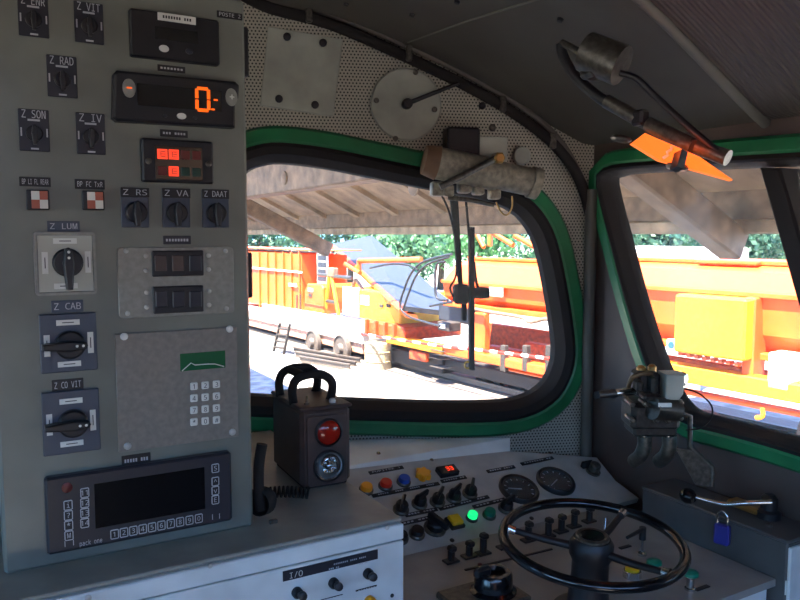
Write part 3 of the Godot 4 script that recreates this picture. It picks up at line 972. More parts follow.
# ---------------------------------------------------------------- the low cabinet in front of it
const LOW_TOP := 1.092
const LOW_Z := -0.905
func build_low_cabinet():
	var t := frame(Vector3(0.0, 0.0, LOW_Z), Vector3(1, 0, 0), Vector3.UP)
	var k := thing("low_cabinet", "low pale cabinet with grey top and I/O label beside the driver's desk", "cabinet", t)
	var s := ST()
	var XL := -0.75
	var XR := 0.515
	box(s, Vector3((XL + XR) / 2, LOW_TOP / 2 - 0.002, -0.28), Vector3(XR - XL - 0.004, LOW_TOP - 0.008, 0.54), 0.003)
	obj("body", s, M.low_paint, k)
	s = ST()
	box(s, Vector3((XL + XR) / 2, LOW_TOP - 0.003, -0.278), Vector3(XR - XL, 0.006, 0.556), 0.0015)
	obj("worktop", s, M.worktop, k, "dull grey top")
	# front: rail under the top, doors below with a narrow gap
	var y1 := lp(t, 300, 561).y
	s = ST()
	box(s, Vector3((XL + XR) / 2, (y1 + LOW_TOP - 0.007) / 2, 0.0), Vector3(XR - XL, LOW_TOP - 0.007 - y1, 0.012), 0.0015)
	obj("front_rail", s, M.low_paint, k)
	var xs := lp(t, 68, 590).x
	s = ST()
	box(s, Vector3((xs + 0.002 + XR) / 2, y1 / 2 - 0.001 + 0.04, 0.0), Vector3(XR - xs - 0.002, y1 - 0.082, 0.012), 0.0015)
	var d := obj("door", s, M.low_paint, k)
	s = ST()
	box(s, Vector3((XL + xs - 0.002) / 2, y1 / 2 - 0.001 + 0.04, 0.0), Vector3(xs - 0.002 - XL, y1 - 0.082, 0.012), 0.0015)
	obj("door", s, M.low_paint, k)
	var f := slab("label_plate", d, t, 283, 572, 378, 559, 0.006, 0.008, M.dark_plate, 0.0004)
	letters(d, "I/O", 0.008, lp(t, 296, 574.5, 0.0081), M.white)
	marks(d, "~~~~~~~~ ~~~~ ~~~~", lp(t, 350, 560.5, 0.0082), Basis.IDENTITY, 0.05, 0.002)
	marks(d, "~~~ ~~", lp(t, 334, 568, 0.0082), Basis.IDENTITY, 0.016, 0.002)
	marks(d, "~~~ ~~", lp(t, 363, 563, 0.0082), Basis.IDENTITY, 0.014, 0.002)
	for q in [[296.5, 592, 302.5, 596], [333, 582.5, 338.5, 586.5], [367.5, 573, 373, 577]]:
		s = ST()
		var a := lp(t, q[0], q[1], 0.006)
		lathe(s, [[0.0075, 0], [0.0075, 0.006], [0.0055, 0.009], [0, 0.009]], 16, Transform3D(Basis.IDENTITY, a))
		var e := lp(t, q[2], q[3], 0.028)
		rod(s, a + Vector3(0, 0, 0.006), e, 0.0028, 0.0034, 8)
		lathe(s, [[0, -0.006], [0.0055, -0.004], [0.0062, 0], [0.0055, 0.004], [0, 0.006]], 12, Transform3D(look_basis(e - a), e))
		obj("toggle_switch", s, M.black, d)
	for q in [[321, 600, 343, 593, "~~~~~~"], [356, 590.5, 377, 584.5, "~~~~~~~"], [286, 610, 306, 603, "~~~~"]]: name_strip(d, t, q[0], q[1], q[2], q[3] + 2, q[4], 0.006)
	s = ST()
	lathe(s, [[0.0085, 0], [0.0085, 0.006], [0.006, 0.009], [0, 0.009]], 16, Transform3D(Basis.IDENTITY, lp(t, 369, 601, 0.006)))
	obj("push_button", s, M.amber, d, "amber push button")
	screw(d, lp(t, 392, 595.5, 0.006), 0.003, M.black)
	screw(k, lp(t, 387, 527.5, 0.006), 0.0035)
	screw(d, lp(t, 88, 598, 0.006), 0.004)
	screw(k, lp(t, 210, 566, 0.006), 0.003)
	# small catch on the worktop
	s = ST()
	box(s, lp(t, 268, 508) * Vector3(0, 0, 0) + Vector3(0.345, LOW_TOP + 0.003, -0.07), Vector3(0.012, 0.006, 0.006), 0.001, Transform3D.IDENTITY)
	obj("catch", s, M.steel, k)

# ---------------------------------------------------------------- signal lantern
func build_lantern():
	var c := Vector3(0, 0, 0)
	var p := EYE + ray(301.5, 491.5) * ((LOW_TOP - 1.5) / ray(301.5, 491.5).y)
	var yaw := -deg_to_rad(HEADING) + deg_to_rad(27.0)
	var t := Transform3D(Basis(Vector3.UP, yaw), p)
	var k := thing("signal_lantern", "brown hand signal lantern with red lens above clear lens and black carrying handle", "lantern", t)
	var W := 0.086
	var H := 0.126
	var D := 0.15
	var s := ST()
	box(s, Vector3(W / 2, H / 2 + 0.004, -D / 2), Vector3(W, H, D), 0.006)
	obj("body", s, M.lamp_brown, k)
	s = ST()
	box(s, Vector3(W / 2, 0.004, -D / 2), Vector3(W - 0.01, 0.008, D - 0.01), 0.002)
	obj("foot", s, M.rubber, k)
	s = ST()
	box(s, Vector3(W / 2, H + 0.006, -D / 2), Vector3(W + 0.004, 0.006, D + 0.004), 0.002)
	obj("lid", s, M.lamp_brown, k)
	s = ST()
	prism(s, round_rect(Vector2(W / 2, H / 2), W - 0.018, H - 0.012, 0.006), 0.0, 0.004, Transform3D.IDENTITY, 0.001)
	obj("front_plate", s, M.lamp_brown, k)
	for q in [[0.092, 0.0205, 0], [0.037, 0.0235, 1]]:
		var x := Transform3D(Basis.IDENTITY, Vector3(W / 2 + 0.002, q[0], 0.004))
		s = ST()
		lathe(s, [[q[1] + 0.003, 0], [q[1] + 0.003, 0.004], [q[1], 0.006], [q[1] - 0.001, 0.002]], 28, x)
		obj("lens_ring", s, M.black, k)
		s = ST()
		if q[2] == 0:
			lathe(s, [[q[1], 0.002], [q[1] * 0.8, 0.005], [q[1] * 0.4, 0.0075], [0, 0.008]], 24, x)
			obj("lamp_lens", s, M.lamp_lens_red, k, "red glass lens")
		else:
			lathe(s, [[q[1], 0.003], [q[1] * 0.7, 0.0015], [q[1] * 0.5, 0.003], [q[1] * 0.3, 0.0005], [q[1] * 0.16, 0.004], [0, 0.006]], 24, x)
			obj("reflector", s, M.reflector, k, "clear lens with shiny reflector")
			for e in [[-0.008, 0.004], [0.009, -0.006], [-0.003, -0.01], [0.006, 0.011]]:
				s = ST()
				lathe(s, [[0.004, 0.001], [0.003, 0.005], [0, 0.006]], 8, x * Transform3D(Basis.IDENTITY, Vector3(e[0], e[1], 0)))
				obj("facet", s, M.reflector, k)
	for z in [-0.045, -0.115]:
		s = ST()
		var arc := []
		for e in [[0.004, 0.006], [0.002, 0.03], [0.01, 0.047], [0.032, 0.053], [0.056, 0.05], [0.071, 0.037], [0.071, 0.018], [0.066, 0.004]]: arc.append(Vector3(e[0], H + e[1], z))
		tube(s, curve(arc, 4), 0.0075, 10)
		obj("handle", s, M.rubber, k, "thick black handle")
	s = ST()
	tube(s, [Vector3(0.02, H + 0.051, -0.045), Vector3(0.02, H + 0.052, -0.08), Vector3(0.02, H + 0.051, -0.115)], 0.0075, 8)
	obj("handle", s, M.rubber, k)
	s = ST()
	rod(s, Vector3(0.018, H + 0.008, -0.022), Vector3(0.018, H + 0.024, -0.02), 0.0028, 0.002, 8)
	lathe(s, [[0.005, 0], [0.005, 0.004], [0, 0.005]], 6, Transform3D(look_basis(Vector3.UP), Vector3(0.018, H + 0.008, -0.022)))
	obj("toggle", s, M.steel, k)
	s = ST()
	lathe(s, [[0.005, 0], [0.006, 0.005], [0.004, 0.008], [0, 0.009]], 12, Transform3D(look_basis(Vector3.UP), Vector3(0.06, H + 0.008, -0.015)))
	obj("lamp_stud", s, M.white, k)
	# coiled cable and handset beside it
	var y := LOW_TOP
	var ts := frame(Vector3(0, y, 0), Vector3(1, 0, 0), Vector3(0, 0, -1))
	var a := lp(ts, 253, 502)
	a = Vector3(a.x, y, -a.y)
	var b := lp(ts, 309, 500)
	b = Vector3(b.x, y, -b.y)
	var r := 0.008
	var dirv := (b - a)
	var kk := thing("coiled_cable", "black coiled cable lying on the grey worktop beside the lantern", "cable", Transform3D(Basis.IDENTITY, a))
	s = ST()
	var pts := []
	var side := dirv.normalized().cross(Vector3.UP)
	for i in 13 * 8 + 1:
		var u := i / (13.0 * 8)
		var an := TAU * i / 8.0
		pts.append(dirv * u + Vector3(0, r + 0.0025, 0) + Vector3.UP * r * cos(an) + side * r * sin(an) + side * -0.012 * sin(u * PI))
	tube(s, pts, 0.0019, 6)
	obj("coil", s, M.rubber, kk)
	# handset hanging at the cabinet's side
	var hp := Vector3(0.333, y, -1.0)
	kk = thing("handset", "black telephone handset standing between switch cabinet and lantern", "handset", Transform3D(Basis.IDENTITY, hp))
	s = ST()
	var hs := []
	for e in [[0.002, 0.014], [0.0, 0.04], [0.0, 0.07], [0.002, 0.09], [0.006, 0.11]]: hs.append(Vector3(e[0], e[1], 0))
	tube(s, curve(hs, 4), 0.008, 10)
	obj("grip", s, M.rubber, kk)
	for e in [0.022]:
		s = ST()
		lathe(s, [[0.019, -0.012], [0.021, 0.004], [0.016, 0.014], [0, 0.014]], 18, Transform3D(look_basis(Vector3(0.75, 0, -0.6)), Vector3(0.006, e + 0.003, -0.004)))
		obj("earpiece", s, M.rubber, kk)

# ---------------------------------------------------------------- driver's desk
const DESK_Y := 0.945
const TILT := 23.0
var T_PANEL: Transform3D
func P(px, py, off = 0.0) -> Vector3: return lp(T_PANEL, px, py, off)
func flat_at(px, py, y: float) -> Vector3:
	var d := ray(px, py)
	return EYE + d * ((y - 1.5) / d.y)
func strip(parent, x0, y0, x1, y1, h: float, txt: String):
	var a := P(x0, y0)
	var b := P(x1, y1)
	var s := ST()
	var c := (a + b) / 2
	var an := atan2(b.y - a.y, b.x - a.x)
	var L := Vector2(b.x - a.x, b.y - a.y).length()
	box(s, Vector3.ZERO, Vector3(L, h, 0.002), 0.0004, Transform3D(Basis(Vector3(0, 0, 1), an), c + Vector3(0, 0, 0.001)))
	var o := obj("name_strip", s, M.black, parent)
	if txt.begins_with("~"): marks(o, txt, c + Vector3(0, 0, 0.0022), Basis(Vector3(0, 0, 1), an), L * 0.84, h * 0.3)
	elif txt: letters(o, txt, h * 0.5, c + Vector3(0, 0, 0.0021), M.print, Basis(Vector3(0, 0, 1), an), L * 0.8)
func push(parent, px, py, m: Material, r := 0.0125, label := "", called := "push_button"):
	var c := P(px, py, 0.008)
	c.z = 0.0
	var s := ST()
	lathe(s, [[r * 1.12, 0], [r * 1.12, 0.004], [r * 1.0, 0.006], [r * 0.9, 0.006]], 22, Transform3D(Basis.IDENTITY, c))
	var o := obj("button_collar", s, M.steel, parent)
	s = ST()
	lathe(s, [[r * 0.92, 0.004], [r * 0.92, 0.012], [r * 0.8, 0.0145], [0, 0.015]], 22, Transform3D(Basis.IDENTITY, c))
	var b := obj(called, s, m, parent, label)
	o.reparent(b)
	return b
func handle_switch(parent, px, py, ang: float, r := 0.0125):
	var c := P(px, py, 0.012)
	c.z = 0
	var s := ST()
	lathe(s, [[r * 1.25, 0], [r * 1.25, 0.004], [r * 1.1, 0.006], [r, 0.006]], 20, Transform3D(Basis.IDENTITY, c))
	var col := obj("collar", s, M.steel, parent)
	s = ST()
	lathe(s, [[r, 0.004], [r * 0.96, 0.016], [r * 0.8, 0.019], [0, 0.019]], 20, Transform3D(Basis.IDENTITY, c))
	prism(s, [Vector2(-r * 1.1, -r * 0.3), Vector2(r * 1.5, -r * 0.22), Vector2(r * 1.5, r * 0.22), Vector2(-r * 1.1, r * 0.3)], 0.017, 0.03, Transform3D(Basis(Vector3(0, 0, 1), ang), c), 0.002)
	var o := obj("selector_switch", s, M.black, parent)
	col.reparent(o)
func build_desk():
	var tr := deg_to_rad(TILT)
	T_PANEL = frame(Vector3(0.6, DESK_Y, -1.077), Vector3(1, 0, 0), Vector3(0, sin(tr), -cos(tr)))
	var t := T_PANEL
	var k := thing("driver_desk", "grey driver's desk with sloping panel of buttons, gauges and levers", "desk", t)
	var inv := t.affine_inverse()
	var s := ST()
	var out := PackedVector2Array([l2(t, 380, 562), l2(t, 400, 557), l2(t, 539, 523), l2(t, 663, 492), Vector2(0.578, 0.06), l2(t, 600, 457), l2(t, 510, 451), l2(t, 425, 460), l2(t, 351, 469), l2(t, 330, 471)])
	out[0] = Vector2(-0.08, 0.0); out[1] = Vector2(0.02, 0.0); out[2] = Vector2(0.33, 0.0); out[3] = Vector2(0.59, 0.0)
	var q2 := PackedVector2Array()
	for p in out: q2.append(Vector2(min(p.x, 0.592), p.y))
	prism(s, q2, -0.012, 0.0)
	var pan := obj("button_panel", s, M.desk_paint, k, "sloping grey instrument panel")
	# flat top in front of it and the body below (built level)
	var lev := Transform3D(inv.basis, inv * Vector3(0, 0, 0))
	s = ST()
	var xr := 1.098
	var zf := -0.705
	prism(s, [Vector2(0.519, 1.09), Vector2(xr, 1.09), Vector2(xr, -zf), Vector2(0.519, -zf)], DESK_Y - 0.012, DESK_Y, lev * Transform3D(Basis(Vector3(1, 0, 0), Vector3(0, 0, -1), Vector3(0, 1, 0)), Vector3.ZERO))
	var top := obj("desk_top", s, M.desk_top, k)
	s = ST()
	var fx1 := 1.092
	box(s, Vector3((0.52 + fx1) / 2, (DESK_Y - 0.012) / 2, (zf - 1.2) / 2 - 0.004), Vector3(fx1 - 0.52, DESK_Y - 0.014, 1.2 + zf - 0.01), 0.003, lev)
	var body := obj("desk_body", s, M.low_paint, k)
	s = ST()
	var bs := Vector3(1.03, DESK_Y - 0.035, zf - 0.008)
	lathe(s, [[0.006, 0], [0.006, 0.004], [0, 0.005]], 14, lev * Transform3D(Basis.IDENTITY, bs))
	obj("plug", s, M.black, k)
	# pale sill piece between panel and windscreen
	s = ST()
	var top_l: Vector3 = T_FRONT * lp(T_FRONT, 300, 441, 0.02)
	var top_r: Vector3 = T_FRONT * lp(T_FRONT, 510, 438, 0.02)
	var bot_r: Vector3 = t * P(510, 451, 0.001)
	var bot_m: Vector3 = t * P(425, 460, 0.001)
	var bot_l: Vector3 = t * P(351, 469, 0.001)
	var bot_ll := bot_l + (bot_l - bot_m).normalized() * 0.14
	for v in [[top_r, top_l, bot_ll, bot_l], [top_r, bot_l, bot_m, bot_r]]:
		oquad(s, inv * v[0], inv * v[1], inv * v[2], inv * v[3], Vector3(0, 0.3, 1))
	var bk := inv.basis * Vector3(0, 0, -0.004)
	oquad(s, inv * top_l, inv * top_r, inv * top_r + bk, inv * top_l + bk, Vector3(0, 1, 0))
	obj("sill_panel", s, M.sill_paint, k, "pale sill panel under the windscreen")
	for q in [[378.5, 453.5], [431.5, 460], [549.6, 452.8], [452, 540.5], [531.5, 518.5]]:
		screw(k, P(q[0], q[1], 0.0), 0.0045, M.chrome if q[1] < 470 else M.black)
	# strips
	strip(k, 369, 473.5, 403, 467.5, 0.009, "PUPITRE 1")
	strip(k, 372, 496.5, 439, 483.8, 0.009, "~~~~~   ~~~~   ~~~~~   ~~~~")
	strip(k, 441, 482, 466, 477.3, 0.009, "~~~~~~ ~~")
	strip(k, 405, 516, 437, 509.5, 0.009, "~~~~ ~~~~")
	strip(k, 439, 509.5, 488.5, 497, 0.009, "~~~~  ~~~~  ~~~")
	strip(k, 400, 525, 431, 517.5, 0.009, "~~~ ~~~")
	strip(k, 473, 507.5, 505, 499.5, 0.009, "~~~~ ~~~")
	strip(k, 487, 472, 514.5, 467, 0.009, "~~~~~ ~~~~")
	strip(k, 521, 464.5, 553, 458, 0.009, "~~~~~~~~ ~~")
	# buttons
	push(k, 366.6, 487.6, M.amber, 0.0128, "amber push button")
	push(k, 386, 483.6, M.red, 0.0128, "red push button")
	push(k, 404.3, 479.6, M.blue, 0.0128, "blue push button")
	# star knob
	var c := P(423.3, 474.5, 0.012)
	c.z = 0
	s = ST()
	var star := []
	for i in 24: star.append(Vector2(cos(TAU * i / 24), sin(TAU * i / 24)) * (0.0148 + 0.0026 * cos(6 * TAU * i / 24)))
	prism(s, star, 0.008, 0.02, Transform3D(Basis.IDENTITY, c), 0.002)
	lathe(s, [[0.008, 0], [0.008, 0.009]], 14, Transform3D(Basis.IDENTITY, c))
	obj("star_knob", s, M.amber, k, "amber star shaped knob")
	# little red display
	c = P(447.6, 470.3, 0.008)
	c.z = 0
	s = ST()
	box(s, c + Vector3(0, 0, 0.006), Vector3(0.045, 0.026, 0.012), 0.002)
	var dsp := obj("small_display", s, M.black, k, "small black display with red digits")
	for i in 2:
		s = ST()
		for e in [[0, 0.005, 1], [0, 0, 1], [0, -0.005, 1], [0.003, 0.0025, 0], [0.003, -0.0025, 0]]:
			box(s, c + Vector3(-0.001 + i * 0.009 + e[0], e[1], 0.0125), Vector3(0.0055 if e[2] == 1 else 0.0013, 0.0013 if e[2] == 1 else 0.0045, 0.001))
		obj("led_digit", s, M.led_red, dsp)
	for q in [[402, 505.5, -2.2], [420.5, 500, 0.4], [438.4, 498, 0.7], [454.7, 494, 0.5], [471, 489.8, 0.9], [507, 504.5, 0.3], [436, 524, -1.2]]:
		handle_switch(k, q[0], q[1], q[2], 0.017 if q[0] == 436 else 0.0125)
	push(k, 417.5, 531.5, M.black, 0.0135)
	push(k, 401.5, 536, M.black, 0.0125)
	push(k, 472.5, 515.5, M.led_green, 0.0105, "lit green push button", "signal_button")
	push(k, 490, 512.6, M.teal, 0.012, "teal green push button")
	c = P(455.5, 520, 0.01)
	c.z = 0
	s = ST()
	box(s, c + Vector3(0, 0, 0.004), Vector3(0.031, 0.031, 0.008), 0.002)
	obj("square_button_base", s, M.black, k)
	s = ST()
	box(s, c + Vector3(0, 0, 0.011), Vector3(0.024, 0.024, 0.008), 0.002)
	obj("square_button", s, M.yellow, k, "square yellow push button")
	# two round gauges
	for q in [[518.6, 490.4, 0.6], [555.4, 482.3, 1.4]]:
		c = P(q[0], q[1])
		s = ST()
		lathe(s, [[0.042, 0], [0.042, 0.006], [0.039, 0.01], [0.035, 0.008], [0.034, 0.004]], 36, Transform3D(Basis.IDENTITY, c))
		var g := obj("gauge", s, M.black, k, "round black pressure gauge")
		s = ST()
		lathe(s, [[0.035, 0.0035], [0, 0.0035]], 36, Transform3D(Basis.IDENTITY, c))
		obj("dial", s, M.gloss_black, g)
		for i in 11:
			var an := deg_to_rad(225 - 27 * i)
			s = ST()
			box(s, Vector3(0.029, 0, 0.0039), Vector3(0.005, 0.0012, 0.0006), 0.0, Transform3D(Basis(Vector3(0, 0, 1), an), c))
			obj("scale_mark", s, M.print, g)
		s = ST()
		prism(s, [Vector2(-0.006, -0.0012), Vector2(0.024, -0.0004), Vector2(0.024, 0.0004), Vector2(-0.006, 0.0012)], 0.0042, 0.005, Transform3D(Basis(Vector3(0, 0, 1), q[2] + 2.2), c))
		obj("needle", s, M.print, g)
		s = ST()
		lathe(s, [[0.036, 0.0068], [0, 0.0074]], 36, Transform3D(Basis.IDENTITY, c))
		obj("gauge_glass", s, M.glass, g)
	# key lock at the far end
	c = P(593, 472)
	c.z = 0
	s = ST()
	lathe(s, [[0.016, 0], [0.016, 0.004], [0.012, 0.006], [0.012, 0.02], [0.009, 0.023], [0, 0.023]], 18, Transform3D(Basis.IDENTITY, c))
	obj("key_lock", s, M.steel, k, "steel key lock")
	s = ST()
	box(s, c + Vector3(-0.01, 0.014, 0.012), Vector3(0.03, 0.012, 0.016), 0.003)
	obj("lock_flap", s, M.black, k)
	# ---- level part: levers, housing, small controls
	var Y := Vector3.UP
	for q in [[451, 562, 1.0], [469, 557, 1.0], [483, 554, 1.35], [504, 548, 1.35], [528, 541, 1.3], [548, 537, 1.3], [561, 532, 1.2], [574, 527, 1.2], [589, 522, 1.1]]:
		var b := flat_at(q[0], q[1], DESK_Y)
		s = ST()
		box(s, Vector3(0, 0.002, 0), Vector3(0.026, 0.004, 0.018), 0.001, lev * Transform3D(Basis.IDENTITY, b))
		box(s, Vector3(0, 0.012 * q[2], 0.001), Vector3(0.011, 0.022 * q[2], 0.012), 0.003, lev * Transform3D(Basis.IDENTITY, b))
		box(s, Vector3(0, 0.025 * q[2], 0.003), Vector3(0.014, 0.01, 0.016), 0.003, lev * Transform3D(Basis.IDENTITY, b))
		obj("toggle_lever", s, M.black, k)
	s = ST()
	var sa := flat_at(465, 570, DESK_Y + 0.001)
	var sb := flat_at(552, 549, DESK_Y + 0.001)
	box(s, Vector3.ZERO, Vector3(sa.distance_to(sb), 0.002, 0.004), 0.0, lev * Transform3D(Basis(Vector3.UP, atan2(-(sb.z - sa.z), sb.x - sa.x)), (sa + sb) / 2))
	obj("seam_strip", s, M.black, k)
	s = ST()
	lathe(s, [[0.004, 0], [0.004, 0.003], [0, 0.005]], 10, lev * Transform3D(look_basis(Y), flat_at(480, 565.5, DESK_Y)))
	obj("warning_lamp", s, M.dull_red, k)
	# reverser housing
	var hb := flat_at(490, 599, DESK_Y)
	s = ST()
	box(s, Vector3(-0.012, 0.006, 0.0), Vector3(0.12, 0.012, 0.085), 0.003, lev * Transform3D(Basis.IDENTITY, hb))
	var hs := obj("reverser_housing", s, M.steel, k, "round black reverser on a dark base")
	s = ST()
	lathe(s, [[0.036, 0.01], [0.036, 0.014], [0.03, 0.018], [0.029, 0.038], [0.026, 0.043], [0.019, 0.043], [0.017, 0.036], [0, 0.034]], 26, lev * Transform3D(look_basis(Y), hb + Vector3(0.006, 0, 0)))
	obj("reverser_drum", s, M.gloss_black, hs)
	s = ST()
	box(s, Vector3(-0.012, 0.044, -0.004), Vector3(0.03, 0.016, 0.012), 0.004, lev * Transform3D(Basis.IDENTITY, hb))
	obj("reverser_key", s, M.black, hs)
	# L-shaped lever rods by the wheel
	s = ST()
	var r0 := flat_at(604, 540, DESK_Y)
	rod(s, lev * r0, lev * (r0 + Vector3(0.012, 0.035, -0.01)), 0.002, 0.002, 8)
	obj("thin_lever", s, M.chrome, k)
	s = ST()
	r0 = flat_at(642, 555, DESK_Y)
	lathe(s, [[0.008, 0], [0.008, 0.004], [0.004, 0.006], [0, 0.006]], 12, lev * Transform3D(look_basis(Y), r0))
	rod(s, lev * r0, lev * (r0 + Y * 0.03), 0.0022, 0.0022, 8)
	obj("lever_post", s, M.chrome, k)
	s = ST()
	rod(s, lev * (r0 + Y * 0.028), lev * (r0 + Y * 0.05), 0.006, 0.006, 10)
	rod(s, lev * (r0 + Y * 0.046), lev * (r0 + Vector3(-0.05, 0.046, 0.012)), 0.004, 0.003, 8)
	obj("lever_grip", s, M.black, k)
	for q in [[625, 547.5, 0.026], [702, 588.5, 0.03]]:
		s = ST()
		box(s, Vector3(0, 0.001, 0), Vector3(q[2], 0.002, 0.008), 0.0005, lev * Transform3D(Basis.IDENTITY, flat_at(q[0], q[1], DESK_Y)))
		obj("tag_plate", s, M.black, k)
	# round controls
	s = ST()
	var kb := flat_at(632, 577, DESK_Y)
	var gear := []
	for i in 40: gear.append(Vector2(cos(TAU * i / 40), sin(TAU * i / 40)) * (0.0148 if i % 2 == 0 else 0.0136))
	prism(s, gear, 0, 0.012, lev * Transform3D(look_basis(Y), kb), 0.001)
	obj("knurled_ring", s, M.chrome, k)
	s = ST()
	lathe(s, [[0.0115, 0.011], [0.011, 0.0155], [0, 0.0165]], 20, lev * Transform3D(look_basis(Y), kb))
	obj("push_button", s, M.yellow, k, "yellow push button in knurled ring")
	for q in [[654, 568, 0.006, 0.013], [690, 589.5, 0.022, 0.0125]]:
		kb = flat_at(q[0], q[1], DESK_Y)
		s = ST()
		lathe(s, [[0.0085, 0], [0.0085, 0.003], [0.006, 0.004], [0.006, q[2]], [0, q[2]]], 16, lev * Transform3D(look_basis(Y), kb))
		obj("stem", s, M.chrome, k)
		s = ST()
		lathe(s, [[q[3] * 0.8, q[2]], [q[3], q[2] + 0.002], [q[3] * 0.96, q[2] + 0.007], [q[3] * 0.6, q[2] + 0.01], [0, q[2] + 0.011]], 22, lev * Transform3D(look_basis(Y), kb))
		obj("mushroom_button", s, M.teal, k, "teal green mushroom button")
	# hand wheel
	var wc := Vector3(0.7373, 1.0683, -0.7503)
	var wn := Vector3(-0.018, 1, 0.073).normalized()
	var wb := look_basis(wn)
	var foot := wc - wn * ((wc.y - DESK_Y) / wn.y)
	var wt := Transform3D(Basis.IDENTITY, foot)
	var w := thing("hand_wheel", "black steering style hand wheel with three spokes on the driver's desk", "wheel", wt)
	var loc := func(v: Vector3) -> Vector3: return v - foot
	s = ST()
	var rim := []
	for i in 64: rim.append(loc.call(wc + wb * (Vector3(cos(TAU * i / 64), sin(TAU * i / 64), 0) * 0.1245)))
	tube(s, rim, 0.0075, 12, true)
	obj("rim", s, M.gloss_black, w)
	s = ST()
	var hubx := Transform3D(wb, loc.call(wc))
	lathe(s, [[0.052, -0.12], [0.05, -0.108], [0.036, -0.1], [0.03, -0.098], [0.026, -0.05], [0.026, -0.03], [0.031, -0.02], [0.031, -0.004], [0.026, 0.004], [0, 0.004]], 30, hubx)
	obj("column", s, M.black, w)
	s = ST()
	lathe(s, [[0.024, 0.003], [0.024, 0.007], [0.021, 0.009], [0.018, 0.0075], [0, 0.0075]], 28, hubx)
	obj("hub_cap", s, M.steel, w)
	s = ST()
	lathe(s, [[0.0175, 0.0074], [0.016, 0.009], [0, 0.0095]], 24, hubx)
	obj("hub_button", s, M.gloss_black, w)
	for p in [[504, 528], [678, 577], [628, 508]]:
		var hit := ray(p[0], p[1])
		var dd: float = (wc - EYE).dot(wn) / hit.dot(wn)
		var e := EYE + hit * dd
		var dirv := (e - wc).normalized()
		s = ST()
		tube(s, [loc.call(wc + dirv * 0.024 - wn * 0.012), loc.call(wc + dirv * 0.07 - wn * 0.008), loc.call(wc + dirv * 0.12)], [0.0062, 0.0052, 0.0045], 10)
		obj("spoke", s, M.black, w)
		s = ST()
		rod(s, loc.call(wc + dirv * 0.108 - wn * 0.002), loc.call(wc + dirv * 0.119), 0.006, 0.007, 10)
		obj("spoke_end", s, M.chrome, w)

